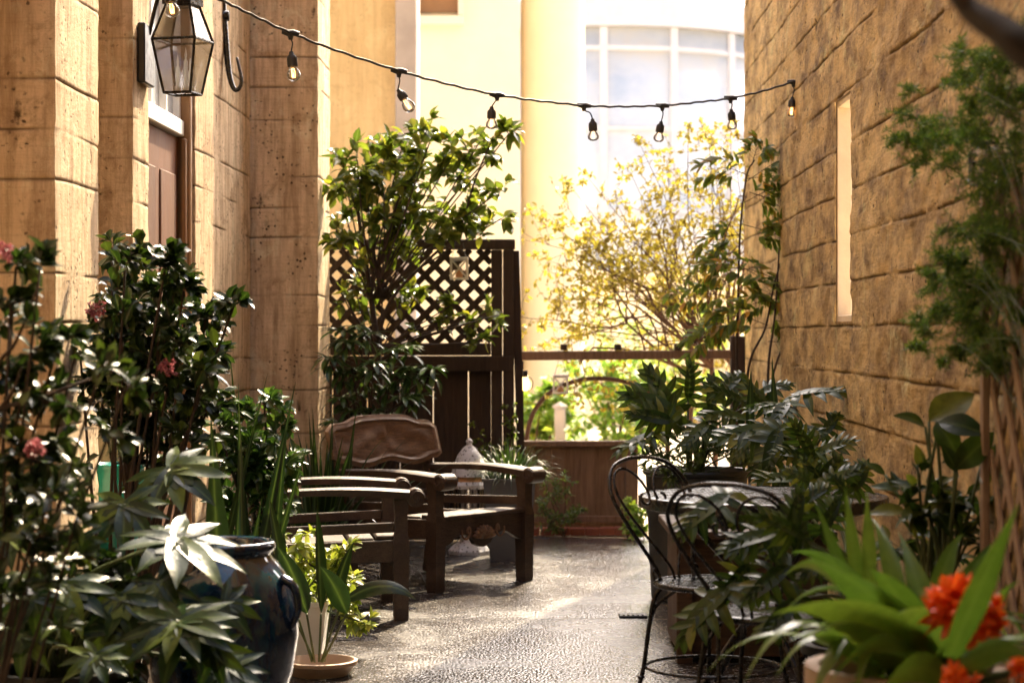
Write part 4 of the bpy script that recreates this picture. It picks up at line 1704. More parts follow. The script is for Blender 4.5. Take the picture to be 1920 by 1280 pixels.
for s in (s0, s1):
    mb = MB()
    abox(mb, 1.235, 1.256, s - .02, s + .02, z0 - .25, z1, .003)
    mb.build('post', M['trellis'], tr, False)

fr_base = A(1.22, 5.75, 1.0)
af = thing('asparagus_fern', 'feathery climbing asparagus fern spilling over the golden wall', 'plant', A(1.2, 5.7, 0))
fo, st = MB(), MB()
blobs = [(1850, 110, 55), (1900, 90, 50), (1800, 150, 35), (1690, 213, 30), (1740, 235, 45), (1800, 250, 60), (1720, 300, 32), (1780, 300, 40), (1890, 200, 60), (1860, 330, 65), (1900, 420, 70), (1840, 420, 60), (1790, 430, 40),
         (1800, 500, 50), (1755, 530, 40), (1850, 520, 65), (1890, 560, 60), (1770, 590, 35), (1830, 620, 50), (1725, 600, 28), (1880, 640, 50), (1730, 650, 20), (1790, 660, 25), (1850, 690, 35), (1830, 200, 50), (1910, 300, 60), (1700, 260, 18), (1800, 560, 40)]
blobs = blobs + [(u + R(-45, 45), v + R(-45, 45), r * R(.5, .9)) for u, v, r in blobs for _ in range(2)]
for u, v, r in blobs:
    d = 6.2 - (u - 1700) / 220 * .55 + R(-.12, .12)
    c = P(u, v, d)
    rr = r * d / F
    b0 = A(1.22, 5.35 + R(-.25, .25), R(.9, 2.3))
    pt = smooth_path([b0, b0.lerp(c, .5) + V(0, 0, R(.02, .15)), c], 6)
    if R(0, 1) < .4:
        st.tube(pt, taper(len(pt), .0013, .0007), 4)
    for k in range(int(9 + r * .26)):
        d0 = rvec()
        d0.z = d0.z * .7 - .1
        d0.normalize()
        o = c + rvec() * rr * .35
        ln = rr * R(.5, 1.25)
        e = o + d0 * ln
        st.tube([o, e], [.001, .0006], 3, False)
        nn = int(7 + ln / .0055)
        for q in range(nn):
            t = q / nn
            p = o.lerp(e, t)
            side = (rvec() + d0 * .55).normalized()
            needle(fo, p, side, R(.014, .026), .0012)
            needle(fo, p + side * .005, (rvec() + d0 * .5).normalized(), R(.010, .022), .0012)
st.build('stem', M['greenstem'], af)
fo.build('foliage', M['lf_fern'], af)

jl = P(1852, 312, 5.95)
ja = thing('glass_jar', 'ribbed clear glass jar hanging on a wire among the fern', 'jar', jl)
mb = MB()
mb.lathe([(0, -.06), (.04, -.058), (.052, -.05), (.055, 0), (.055, .03), (.045, .05), (.03, .058), (.03, .07)], jl, 24)
for z in (-.04, -.015, .01, .035):
    mb.ring(jl + V(0, 0, z), .054, .003, 24, 5)
mb.build('jar_glass', M['glass'], ja, 'auto')
mb = MB()
mb.tube(smooth_path([jl + V(-.03, 0, .06), jl + V(.01, 0, .12), jl + V(.05, 0, .20)], 4), .0016, 5)
mb.ring(jl + V(0, 0, .066), .031, .003, 20, 5)
for k in range(8):
    a = k * PI / 4
    mb.tube([jl + V(.056 * math.cos(a), .056 * math.sin(a), .03), jl + V(.056 * math.cos(a + .6), .056 * math.sin(a + .6), -.05)], .0016, 4)
mb.build('wire', M['galv'], ja)

bt = thing('bare_tree', 'thick dark branch of a bare tree crossing the upper corner', 'tree', (1.02, 2.6, 0))
mb = MB()
mb.tube(smooth_path([V(1.02, 2.6, 0), V(1.0, 2.6, .7), V(.97, 2.55, 1.35), V(.84, 2.6, 1.62), P(1960, 110, 2.75), P(1880, 58, 2.85), P(1815, 14, 2.95), P(1770, -60, 3.0)], 6), taper(43, .05, .012), 9)
mb.build('trunk', M['bark'], bt)

# ================================================================== PLANTS BY THE FENCE
cam = thing('camellia_tree', 'small camellia tree with glossy leaves in front of the lattice', 'tree', V(px(715, 12.55), 12.55, 0))
cb = V(px(712, 12.55), 12.55, 0)
st = MB()
tr1 = smooth_path([cb, P(716, 800, 12.55), P(706, 640, 12.55), P(690, 520, 12.5), P(672, 400, 12.5), P(665, 300, 12.5)], 6)
st.tube(tr1, taper(len(tr1), .026, .007), 8)
for pts in ([(706, 640), (735, 560), (800, 490), (860, 430), (890, 340), (925, 255)], [(692, 540), (720, 470), (745, 380), (790, 300), (800, 240)], [(690, 520), (650, 480), (630, 430)], [(735, 560), (700, 480), (730, 400)],
            [(706, 680), (770, 640), (830, 620), (935, 590)], [(706, 640), (670, 600), (650, 560)]):
    t_ = smooth_path([P(u, v, 12.55 - .05 * i + R(-.05, .05)) for i, (u, v) in enumerate(pts)], 5)
    st.tube(t_, taper(len(t_), .013, .004), 6)
st.build('trunk', M['bark'], cam)
shrub('x', '', '', P(706, 560, 12.5), PB([(690, 260, 40), (670, 300, 50), (720, 300, 60), (650, 350, 50), (720, 360, 60), (770, 330, 55), (650, 410, 48), (640, 460, 30), (700, 420, 50), (780, 280, 45), (810, 255, 40), (745, 400, 45), (690, 370, 45), (760, 250, 30),
                                          (820, 320, 50), (850, 290, 40), (900, 265, 40), (925, 285, 38), (955, 250, 22), (880, 330, 42), (800, 390, 40), (870, 400, 42), (905, 390, 25), (935, 360, 25), (840, 430, 32), (760, 450, 40), (940, 410, 18), (640, 300, 30), (800, 235, 22)], 12.45, .22),
      None, M['lf_camellia'], M['bark'], root=cam, stem_r=.006, twigs=7, per=5, leaf_l=.10, leaf_w=.028, up=.15, spread=.05, dens=.95)
shrub('x', '', '', P(706, 660, 12.5), PB([(660, 520, 26), (720, 540, 30), (760, 560, 30), (790, 540, 22), (690, 580, 30), (640, 550, 20), (940, 585, 26), (900, 600, 22), (830, 600, 20), (905, 640, 22), (850, 570, 16)], 12.6, .1),
      None, M['lf_camellia'], M['bark'], root=cam, stem_r=.005, twigs=4, per=4, leaf_l=.085, leaf_w=.023, up=.0, spread=.03)

# whorled shrub below
rh = thing('rhododendron_shrub', 'dense green shrub with whorled narrow leaves behind the carved backrest', 'shrub', V(px(705, 12.1), 12.1, 0))
fo, st = MB(), MB()
for u, v in ((650, 640), (690, 625), (700, 680), (735, 655), (770, 690), (680, 735), (725, 725), (660, 770), (790, 705), (640, 700), (755, 745), (640, 745), (700, 770), (745, 700), (665, 690), (780, 740), (620, 670), (630, 790), (720, 780), (670, 610), (810, 690), (765, 650), (640, 620), (690, 700)):
    c = P(u, v, 12.05 + R(-.22, .15))
    b0 = V(px(705, 12.1) + R(-.08, .08), 12.1, 0)
    pt = smooth_path([b0, b0.lerp(c, .5) + V(0, 0, .1), c], 5)
    st.tube(pt, taper(len(pt), .009, .004), 6)
    for ring_, n_, el in ((0, 9, .15), (1, 7, .75), (2, 5, -.35)):
        for k in range(n_):
            a = 2 * PI * (k + R(-.2, .2)) / n_ + ring_
            d = V(math.cos(a), math.sin(a), el + R(-.2, .2))
            leaf(fo, c - V(0, 0, .02 * ring_), d, V(-d.x * .6, -d.y * .6, 1), R(.09, .15), R(.014, .02), R(.2, .7), .25, 5, 'obov')
st.build('stem', M['bark'], rh)
fo.build('foliage', M['lf_rhodo'], rh)

# golden shrub beyond the railing
gs = thing('golden_shrub', 'airy twiggy shrub with golden autumn leaves beyond the railing', 'shrub', V(px(1330, 14.6), 14.6, 0))
st, fo = MB(), MB()


def twigs(p, d, ln, r, depth):
    n = 4
    pts = [p]
    dd = d
    for i in range(n):
        dd = (dd + rvec() * .30 + V(0, 0, .03)).normalized()
        pts.append(pts[-1] + dd * ln / n)
    st.tube(pts, taper(n + 1, r, r * .6), 4 if r < .006 else 6, False)
    if depth == 0:
        for q in pts[1:]:
            for k in range(random.choice((1, 2, 2, 3))):
                leaf_small(fo, q + rvec() * .012, rvec() + V(0, 0, -.1), V(R(-1, 1), R(-1, 1), .6), R(.03, .055), R(.010, .016), R(0, .5), .3)
        return
    for k in range(3 if depth > 1 else 4):
        i = random.choice((1, 2, 3, 4)) if k else n
        nd = (dd * .7 + rvec() * .85)
        nd.y *= .55
        twigs(pts[i], nd.normalized(), ln * R(.55, .8), r * .58, depth - 1)
        

for (u, v), dirs in (((1335, 690), [(-.9, .1, .35), (-.75, 0, .62), (-.5, -.1, .9), (-.25, .1, 1), (.1, 0, 1), (-.95, -.1, .12), (-.6, .2, .5), (-.05, .1, 1)]),
                     ((1300, 700), [(-.85, 0, .4), (-.4, .1, .9), (-1, .0, .2)]),
                     ((1375, 690), [(-.1, 0, 1), (-.45, 0, .9), (.2, -.1, 1), (-.7, 0, .7)])):
    b0 = V(px(u, 14.6), 14.6, 0)
    c = P(u, v, 14.6)
    st.tube(smooth_path([b0, b0.lerp(c, .5) + V(R(-.05, .05), 0, 0), c], 4), .02, 6)
    for d in dirs:
        twigs(c, V(*d).normalized(), R(.62, .85), .012, 3)
# cluster the canopy where the photo is dense
for u, v, r in ((1180, 320, 50), (1250, 300, 60), (1330, 270, 50), (1150, 370, 50), (1220, 380, 60), (1290, 350, 50), (1100, 330, 20), (1070, 350, 25), (1020, 410, 28), (1050, 430, 25), (1010, 480, 22), (1090, 480, 45), (1150, 450, 50), (1200, 430, 45),
                (1350, 330, 50), (1370, 250, 40), (1300, 420, 45), (1040, 560, 40), (1100, 560, 40), (1080, 620, 35), (1170, 520, 50), (1240, 480, 50), (1380, 390, 40), (1330, 240, 30), (1200, 270, 25), (1250, 560, 40), (1320, 500, 40), (1020, 610, 22), (1380, 300, 30), (1290, 240, 25)):
    c = P(u, v, 14.6 + R(-.35, .35))
    b0 = P(1330 + R(-40, 40), 640, 14.6)
    pt = smooth_path([b0, b0.lerp(c, .5) + rvec() * .08, c], 5)
    st.tube(pt, taper(len(pt), .007, .002), 4, False)
    rr = r * 14.6 / F
    for k in range(int(r * .21)):
        o = c + rvec() * rr * .4
        e = o + rvec() * rr * .7
        st.tube([o, e], [.0022, .001], 3, False)
        for q in range(7):
            leaf_small(fo, o.lerp(e, R(0, 1.1)), rvec(), V(R(-1, 1), R(-1, 1), .6), R(.03, .05), R(.009, .015), R(0, .5), .3)
st.build('stem', M['twig'], gs)
fo.build('foliage', M['lf_gold'], gs)

# nandina: upright canes against the wall
na = thing('nandina_shrub', 'slender nandina canes with green and rust leaflets against the wall', 'shrub', V(px(1420, 12.0), 12.0, 0))
st, fo = MB(), MB()
nb = V(px(1415, 12.0), 12.0, 0)
for pts in ([(1395, 900), (1382, 700), (1384, 560), (1388, 430), (1400, 330), (1415, 300)], [(1405, 900), (1402, 700), (1435, 615), (1450, 540), (1470, 470)], [(1440, 900), (1440, 700), (1452, 600), (1458, 520), (1462, 440)], [(1430, 900), (1450, 700), (1500, 600), (1540, 560)]):
    t_ = smooth_path([nb + V(R(-.05, .05), R(-.05, .05), 0)] + [P(u, v, 12.0) for u, v in pts], 5)
    st.tube(t_, taper(len(t_), .010, .004), 6)
for u, v, ang, ln in [(1400, 340, -40, 150), (1400, 335, -5, 120), (1410, 310, -75, 60), (1405, 330, 200, 90), (1390, 420, 20, 140), (1388, 440, 160, 70), (1460, 470, -60, 90), (1462, 500, -20, 110), (1455, 540, 20, 110), (1455, 560, 160, 100), (1450, 520, 200, 120),
                      (1440, 610, 200, 100), (1385, 560, 190, 120), (1384, 540, 10, 90), (1470, 470, -100, 70), (1500, 600, -20, 70), (1520, 580, 30, 60), (1540, 560, -50, 60), (1540, 560, 10, 50), (1384, 620, 170, 90), (1455, 600, 30, 90), (1440, 640, 20, 60), (1395, 380, -30, 110), (1490, 610, 60, 50),
                      (1500, 540, 10, 60), (1470, 480, 30, 90), (1500, 560, -30, 70), (1510, 590, 70, 60), (1460, 430, -20, 90), (1450, 580, 60, 70), (1405, 360, 30, 100), (1388, 500, 40, 80), (1386, 470, 150, 90), (1384, 590, 150, 90)]:
    a = math.radians(ang)
    d0 = P(u, v, 12.0)
    e0 = P(u + math.cos(a) * ln, v + math.sin(a) * ln * .8 + ln * .15, 12.0 + R(-.25, .1))
    m0 = d0.lerp(e0, .5) + V(0, 0, .03)
    t_ = smooth_path([d0, m0, e0], 5)
    st.tube(t_, taper(len(t_), .003, .001), 4)
    for i in range(2, len(t_)):
        dv = (t_[i] - t_[i - 1]).normalized()
        for sg in (-1, 1):
            sdv = dv.cross(V(0, -1, 0)).normalized() * sg
            pt = t_[i] + (sdv * .8 + dv * .6) * R(.03, .06)
            st.tube([t_[i], pt], [.0012, .0008], 3, False)
            for k in range(3):
                leaf_small(fo, pt, dv * R(.2, 1) + sdv * R(-.2, 1) + V(0, R(-.4, .4), R(-.6, .1)), V(R(-.5, .5), -.6, .7), R(.055, .09), R(.011, .016), R(.1, .6), .3)
st.build('cane', M['bark'], na)
fo.build('foliage', M['lf_nandina'], na)

# arched branch, jar lantern, lit globe
mb = MB()
DA = 13.95
ap_ = [(972, 1000), (976, 900), (988, 815), (1003, 768), (1035, 733), (1085, 713), (1140, 710), (1190, 722), (1230, 750), (1250, 810), (1255, 1000)]
t_ = smooth_path([P(u, v, DA) for u, v in ap_], 6)
t_[0].z = t_[-1].z = 0
mb.tube(t_, .016, 7)
tag(mb.build('branch_arch', M['twig']), 'thin bent branch arch rising behind the plank fence', 'arch')


def jar_lantern(c, s, label, hang):
    r = thing('jar_lantern', label, 'lantern', c, 'white jar lanterns')
    mb = MB()
    mb.box((c.x - s, c.y - s, c.z - s * 1.25), (c.x + s, c.y + s, c.z + s * 1.1), None, s * .15)
    mb.build('jar_glass', M['glass'], r, False)
    mb = MB()
    for sx in (-1, 1):
        for sy in (-1, 1):
            mb.beam(V(c.x + sx * s, c.y + sy * s, c.z - s * 1.3), V(c.x + sx * s, c.y + sy * s, c.z + s * 1.2), s * .22, s * .22, V(0, 1, 0), .001)
    for z in (-1.3, 1.2):
        mb.box((c.x - s * 1.12, c.y - s * 1.12, c.z + s * z - .004), (c.x + s * 1.12, c.y + s * 1.12, c.z + s * z + .008), None, .002)
    for a, b in ((-1, 1), (1, -1)):
        mb.beam(V(c.x + a * s, c.y - s * 1.05, c.z - s * 1.2), V(c.x + b * s, c.y - s * 1.05, c.z + s * 1.1), s * .2, .003, V(0, 1, 0), .0005)
    mb.build('frame', M['white'], r, False)
    mb = MB()
    mb.lathe([(0, -s * 1.2), (s * .45, -s * 1.2), (s * .45, -s * .2), (0, -s * .2)], c, 12)
    mb.build('candle', M['candle'], r)
    mb = MB()
    mb.tube(smooth_path([c + V(-s * .9, 0, s * 1.2), c + V(0, 0, hang), c + V(s * .9, 0, s * 1.2)], 6), .0016, 5)
    mb.build('handle', M['galv'], r)


jar_lantern(P(861, 503, 12.8), .05, 'small white-framed glass lantern hanging before the lattice', .22)
jar_lantern(P(1051, 720, 13.62), .045, 'small white-framed glass lantern hanging below the wooden rail', .17)
lg = P(985, 719, 13.5)
gl = thing('globe_light', 'lit warm round bulb in a wire cage on the fence brace', 'light', lg)
mb = MB()
mb.lathe([(.004, -.05), (.028, -.04), (.038, -.012), (.036, .012), (.022, .035), (.012, .045)], lg, 16)
mb.build('bulb', M['globe'], gl)
mb = MB()
for k in range(5):
    a = k * PI / 5
    mb.ring(lg, .052, .0025, 28, 5, V(math.cos(a), math.sin(a), 0))
mb.tube([lg + V(0, 0, .04), lg + V(0, 0, .085)], .016, 8)
mb.tube([lg + V(0, 0, .08), lg + V(-.07, 0, .09)], .006, 6)
mb.build('cage', M['lantern_dark'], gl)

# moroccan lantern on the floor
mc = V(px(880, 12.35), 12.35, .008)
ml = thing('floor_lantern', 'tall hexagonal lantern with whitewashed pierced dome behind the armchair', 'lantern', mc)
mb = MB()
mb.lathe([(0, 0), (.12, 0), (.125, .02), (.10, .05), (.06, .075), (.05, .10), (.10, .13)], mc, 6)
mb.build('base', M['pierced'], ml, False)
mb = MB()
mb.lathe([(.125, .39), (.13, .41), (.118, .43), (.10, .44), (.085, .47)], mc, 6)
mb.build('collar', M['pierced'], ml, False)
mb = MB()
for k in range(6):
    a = k * PI / 3
    d = V(math.cos(a), math.sin(a), 0)
    mb.tube([mc + d * .10 + V(0, 0, .13), mc + d * .115 + V(0, 0, .39)], .008, 6)
    d2 = V(math.cos(a + PI / 3), math.sin(a + PI / 3), 0)
    for t in (.3, .7):
        p = d.lerp(d2, t)
        mb.tube([mc + p * .102 + V(0, 0, .13), mc + p * .116 + V(0, 0, .39)], .0035, 5)
mb.build('frame', M['lantern_dark'], ml, False)
mb = MB()
mb.lathe([(.092, .13), (.108, .39)], mc, 6)
mb.build('glass', M['smoke'], ml, False)
mb = MB()
mb.lathe([(.11, .46), (.10, .50), (.092, .53), (.07, .585), (.035, .63), (.016, .645), (.016, .655), (.022, .665), (.012, .68), (0, .685)], mc, 18)
mb.build('dome', M['pierced'], ml)
mb = MB()
mb.lathe([(0, .14), (.035, .14), (.035, .26), (0, .265)], mc, 14)
mb.lathe([(.115, .432), (.075, .475)], mc, 6)
mb.build('candle', M['candle'], ml)

# grey planter of mondo grass
gp = V(px(955, 12.05), 12.05, .008)
mg = thing('potted_grass', 'tapered grey planter overflowing with dark mondo grass', 'potted plant', gp)
mb = MB()
for i, (h, z) in enumerate(((.11, .0), (.15, .46), (.158, .462), (.158, .475), (.14, .475), (.138, .42))):
    mb.v += [gp + V(sx * h, sy * h, z) for sx, sy in ((-1, -1), (1, -1), (1, 1), (-1, 1))]
    mb.mid += [0] * 4
    if i:
        o = (i - 1) * 4
        mb.f += [(o + k, o + (k + 1) % 4, o + 4 + (k + 1) % 4, o + 4 + k) for k in range(4)]
mb.f += [(3, 2, 1, 0), (20, 21, 22, 23)]
mb.build('pot', M['greypot'], mg, False)
fo = MB()
for k in range(330):
    a = R(0, 2 * PI)
    r_ = R(0, .11)
    strap(fo, gp + V(r_ * math.cos(a), r_ * math.sin(a), .42), V(math.cos(a) * R(.1, .9), math.sin(a) * R(.1, .9), R(.7, 1.3)), R(.16, .33), R(.0035, .006), R(.8, 2.6), None, 6)
fo.build('foliage', M['lf_grass'], mg)

# weeds by the plank fence
wd = thing('weed_clump', 'wispy pale weeds growing at the foot of the plank fence', 'plant', V(px(1035, 13.42), 13.42, 0))
shrub('x', '', '', wd.location, PB([(1010, 960, 30), (1035, 930, 30), (1045, 970, 30), (1060, 900, 18), (1030, 985, 25), (1070, 975, 20), (1020, 900, 20), (1085, 960, 15)], 13.3, .08), None, M['lf_herb'], M['twig'], root=wd, stem_r=.003, twigs=9, per=6, leaf_l=.045, leaf_w=.008, up=.5, small=True, tr=.0012)
wd2 = thing('weed_clump', 'bright lime green leafy clump beside the galvanised bin', 'plant', V(px(1195, 13.2), 13.2, 0))
shrub('x', '', '', wd2.location, PB([(1190, 975, 24), (1200, 990, 26), (1185, 995, 22), (1180, 945, 10), (1200, 960, 20)], 13.2, .08), None, M['lf_bush'], M['twig'], root=wd2, stem_r=.003, twigs=10, per=7, leaf_l=.045, leaf_w=.014, up=.3, small=True, tr=.0012)
iv = thing('ivy_strand', 'thin ivy strand climbing the fence boards and post', 'plant', V(px(955, 12.98), 12.98, 0))
shrub('x', '', '', V(px(950, 13.0), 12.99, 0), PB([(958, 760, 14), (955, 790, 14), (960, 820, 14), (950, 850, 16), (890, 790, 10), (893, 820, 10), (890, 850, 12)], 12.96, .01), None, M['lf_camellia'], M['bark'], root=iv, stem_r=.003, twigs=7, per=4, leaf_l=.03, leaf_w=.011, up=0, small=True, depthj=.2, tr=.001)

# garden bushes far behind
for i, (u, d, h, w, m_, lab) in enumerate(((1150, 19, 1.05, .55, 'lf_bush', 'bright lime bush beyond the plank fence, beneath the arch'), (1230, 24, 1.5, .9, 'lf_bush', 'tall pale green bush in the sunny garden behind the railing'),
                                           (1330, 27, 1.9, 1.1, 'lf_gold', 'golden bush far back in the sunny garden'), (1010, 20, .75, .35, 'lf_bush', 'low lime bush at the foot of the round column'), (1420, 22, 1.7, .8, 'lf_bush', 'green bush behind the end of the golden wall'))):
    bo = thing('garden_bush', lab, 'bush', V(px(u, d), d, 0), 'bushes in the sunny garden')
    bls = []
    for k in range(16):
        bls.append((V(px(u, d) + R(-w, w) * .7, d + R(-w, w) * .5, R(.25, 1) * h), w * .4))
    shrub('x', '', '', bo.location, bls, None, M[m_], M['twig'], root=bo, stem_r=.012, twigs=9, per=8, leaf_l=.085, leaf_w=.028, up=.2, small=True)
mb = MB()
mb.box((px(1040, 19), 19, 0), (px(1061, 19), 19.12, pz(765, 19)), None, .01)
mb.lathe([(.07, 0), (.07, .02), (.0, .06)], V(px(1050.5, 19), 19.06, pz(765, 19)), 4)
tag(mb.build('garden_post', M['greytrim'], None, False), 'short grey garden post standing beyond the plank fence', 'post')
mb = MB()
mb.box((px(1096, 30), 30, 0), (px(1500, 30), 30.3, 2.1), None, .01)
mb.box((px(1096, 30) - .02, 29.95, 2.101), (px(1500, 30), 30.35, 2.2), None, .01)
tag(mb.build('garden_wall', M['cream'], None, False), 'long sunlit cream garden wall behind the bushes', 'wall')

# drain plate in the floor
dp = V(px(1187, 9.65), 9.65, .012)
mb = MB()
mb.box((dp.x - .065, dp.y - .05, .006), (dp.x + .065, dp.y + .05, .016), None, .003)
for k in range(5):
    mb.box((dp.x - .05 + k * .022, dp.y - .04, .0161), (dp.x - .04 + k * .022, dp.y + .04, .020), None, .001)
tag(mb.build('drain_cover', M['lantern_dark'], None, False), 'small rusty drain cover set in the patio', 'drain cover')

# ================================================================== LEFT-HAND PLANTS
# pink-flowered hawthorn in the middle
hw = thing('hawthorn_shrub', 'tall glossy hawthorn shrub with pink flower clusters beside the pier', 'shrub', V(px(235, 7.7), 7.7, .008))
hb0 = V(px(240, 7.7), 7.7, .0)
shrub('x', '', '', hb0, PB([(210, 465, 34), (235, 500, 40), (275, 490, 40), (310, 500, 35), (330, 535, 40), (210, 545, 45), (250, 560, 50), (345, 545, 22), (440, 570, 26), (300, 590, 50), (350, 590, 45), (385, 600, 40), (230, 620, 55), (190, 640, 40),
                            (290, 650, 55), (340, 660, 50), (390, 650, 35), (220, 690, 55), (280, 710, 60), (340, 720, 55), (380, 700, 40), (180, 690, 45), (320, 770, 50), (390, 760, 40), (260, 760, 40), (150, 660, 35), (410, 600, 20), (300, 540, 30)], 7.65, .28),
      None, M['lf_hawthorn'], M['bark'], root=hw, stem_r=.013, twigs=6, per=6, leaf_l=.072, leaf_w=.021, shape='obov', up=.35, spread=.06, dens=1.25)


def pink(root, u, v, d, n=38, r=.035):
    fm = MB()
    c = P(u, v, d)
    for k in range(n):
        o = c + rvec() * r * R(.2, 1)
        for j in range(5):
            leaf_small(fm, o, rvec() + (o - c).normalized(), rvec(), .014, .005, .2, .3)
    fm.build('blossom', M['pink'], root)


for u, v in ((180, 580), (315, 690)):
    pink(hw, u, v, 7.3)

hw2 = thing('hawthorn_shrub', 'near hawthorn shrub with long bare branch and pink buds, out of focus', 'shrub', V(px(-60, 5.6), 5.6, .0))
st = MB()
for pts in ([(-60, 1000), (-20, 790), (70, 750), (130, 725), (230, 690)], [(-60, 900), (-10, 700), (30, 640), (70, 540)], [(70, 750), (150, 765), (190, 750)], [(-20, 790), (20, 740), (40, 690)]):
    t_ = smooth_path([P(u, v, 5.6) for u, v in pts], 5)
    st.tube(t_, taper(len(t_), .009, .003), 6)
st.build('branch', M['bark'], hw2)
shrub('x', '', '', V(px(-60, 5.6), 5.6, 0), PB([(30, 500, 38), (75, 505, 30), (20, 570, 40), (0, 620, 40), (110, 640, 36), (60, 660, 45), (140, 670, 40), (190, 690, 40), (20, 700, 35), (10, 850, 50), (60, 860, 50), (20, 940, 60), (90, 930, 45), (60, 1010, 60), (140, 980, 40), (10, 1080, 60), (240, 720, 30)], 5.6, .2),
      None, M['lf_hawthorn'], M['bark'], root=hw2, stem_r=.006, twigs=5, per=5, leaf_l=.066, leaf_w=.0185, shape='obov', up=.25, spread=.06, dens=1.25)
for u, v in ((5, 475), (66, 840)):
    pink(hw2, u, v, 5.4, 26, .025)

# fatsia
fc = V(px(110, 6.3), 6.3, .008)
fa = thing('potted_fatsia', 'fatsia with big glossy hand-shaped leaves in front of the blue urn', 'potted plant', fc)
pot_lathe(fc, .13, .18, .30).build('pot', M['blackpot'], fa, 'auto')
pot_soil(fc, .158, .25, fa)
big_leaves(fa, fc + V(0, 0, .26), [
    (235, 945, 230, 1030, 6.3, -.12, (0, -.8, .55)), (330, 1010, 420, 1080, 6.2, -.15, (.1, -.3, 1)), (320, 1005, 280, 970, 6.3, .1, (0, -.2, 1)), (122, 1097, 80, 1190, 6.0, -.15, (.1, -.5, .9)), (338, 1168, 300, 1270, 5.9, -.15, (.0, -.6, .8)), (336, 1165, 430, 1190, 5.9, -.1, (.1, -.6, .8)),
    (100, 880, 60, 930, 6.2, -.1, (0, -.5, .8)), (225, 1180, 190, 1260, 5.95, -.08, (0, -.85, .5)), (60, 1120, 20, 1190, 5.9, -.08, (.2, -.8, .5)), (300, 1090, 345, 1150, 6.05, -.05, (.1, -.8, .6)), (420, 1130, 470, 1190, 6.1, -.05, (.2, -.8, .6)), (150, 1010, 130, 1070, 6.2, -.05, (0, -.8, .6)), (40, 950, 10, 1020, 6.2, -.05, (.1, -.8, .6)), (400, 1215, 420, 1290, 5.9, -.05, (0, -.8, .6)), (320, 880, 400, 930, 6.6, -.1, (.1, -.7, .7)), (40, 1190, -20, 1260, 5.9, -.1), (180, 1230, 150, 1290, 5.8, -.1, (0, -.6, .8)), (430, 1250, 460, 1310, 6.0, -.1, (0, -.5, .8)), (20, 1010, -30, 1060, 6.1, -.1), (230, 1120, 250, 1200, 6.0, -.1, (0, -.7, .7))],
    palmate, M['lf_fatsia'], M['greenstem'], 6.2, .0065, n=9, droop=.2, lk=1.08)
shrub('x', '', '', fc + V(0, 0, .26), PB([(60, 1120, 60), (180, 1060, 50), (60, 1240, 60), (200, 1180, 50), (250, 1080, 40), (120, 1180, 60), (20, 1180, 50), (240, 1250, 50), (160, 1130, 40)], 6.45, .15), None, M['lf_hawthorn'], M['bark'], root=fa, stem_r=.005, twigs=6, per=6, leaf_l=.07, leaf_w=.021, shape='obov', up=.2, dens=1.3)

# blue glazed urn
uc = V(px(415, 6.75), 6.75, .008)
ur = thing('glazed_urn', 'large round urn with dark blue running glaze and rolled rim', 'urn', uc)
mb = MB()
mb.lathe([(0, .003), (.13, .003), (.15, .02), (.19, .10), (.232, .22), (.250, .34), (.246, .43), (.222, .515), (.185, .57), (.160, .592), (.158, .60), (.172, .612), (.178, .626), (.172, .640), (.158, .643), (.146, .634), (.143, .61), (.148, .59), (.20, .50), (.20, .45)], uc, 56)
bd = mb.build('body', M['glaze'], ur)
for sg in (0, 1, 2):
    a = -.35 + sg * 2.1
    d = V(math.cos(a), math.sin(a), 0)
    mb = MB()
    mb.tube(smooth_path([uc + d * .215 + V(0, 0, .53), uc + d * .262 + V(0, 0, .50), uc + d * .275 + V(0, 0, .43), uc + d * .25 + V(0, 0, .37)], 6), taper(19, .016, .011), 8)
    mb.build('handle', M['glaze'], ur)

tc_ = V(px(222, 8.45), 8.45, .008)
mb = MB()
mb.lathe([(0, .003), (.09, .003), (.13, .12), (.15, .35), (.14, .6), (.11, .72), (.10, .76), (.115, .78), (.10, .785), (.09, .74), (0, .7)], tc_, 32)
tag(mb.build('teal_jar', M['teal']), 'tall teal glazed jar half hidden behind hawthorn stems', 'jar')

# sword-leaf plants
sw = thing('sword_leaf_plant', 'spiky plant with upright dark sword leaves against the concrete wall', 'plant', V(px(455, 8.5), 8.5, .008))
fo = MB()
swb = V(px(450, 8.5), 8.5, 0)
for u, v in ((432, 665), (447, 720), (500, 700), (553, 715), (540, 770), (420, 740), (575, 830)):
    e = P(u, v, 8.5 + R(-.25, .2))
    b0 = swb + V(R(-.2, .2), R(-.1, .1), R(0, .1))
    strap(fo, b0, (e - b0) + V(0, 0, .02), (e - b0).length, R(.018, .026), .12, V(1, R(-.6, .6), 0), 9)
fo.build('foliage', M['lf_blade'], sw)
sw2 = thing('sword_leaf_plant', 'single broad dark upright blade plant behind the urn', 'plant', V(px(400, 7.3), 7.3, .008))
fo = MB()
for u, v, w in ((396, 780, .06), (450, 900, .03), (490, 930, .03)):
    e = P(u, v, 7.35 + R(-.1, .1))
    b0 = V(px(395, 7.3) + R(-.06, .06), 7.3 + R(-.05, .05), 0)
    strap(fo, b0, (e - b0), (e - b0).length, w, .1, V(1, .3, 0), 9)
fo.build('foliage', M['lf_blade'], sw2)
fo = MB()

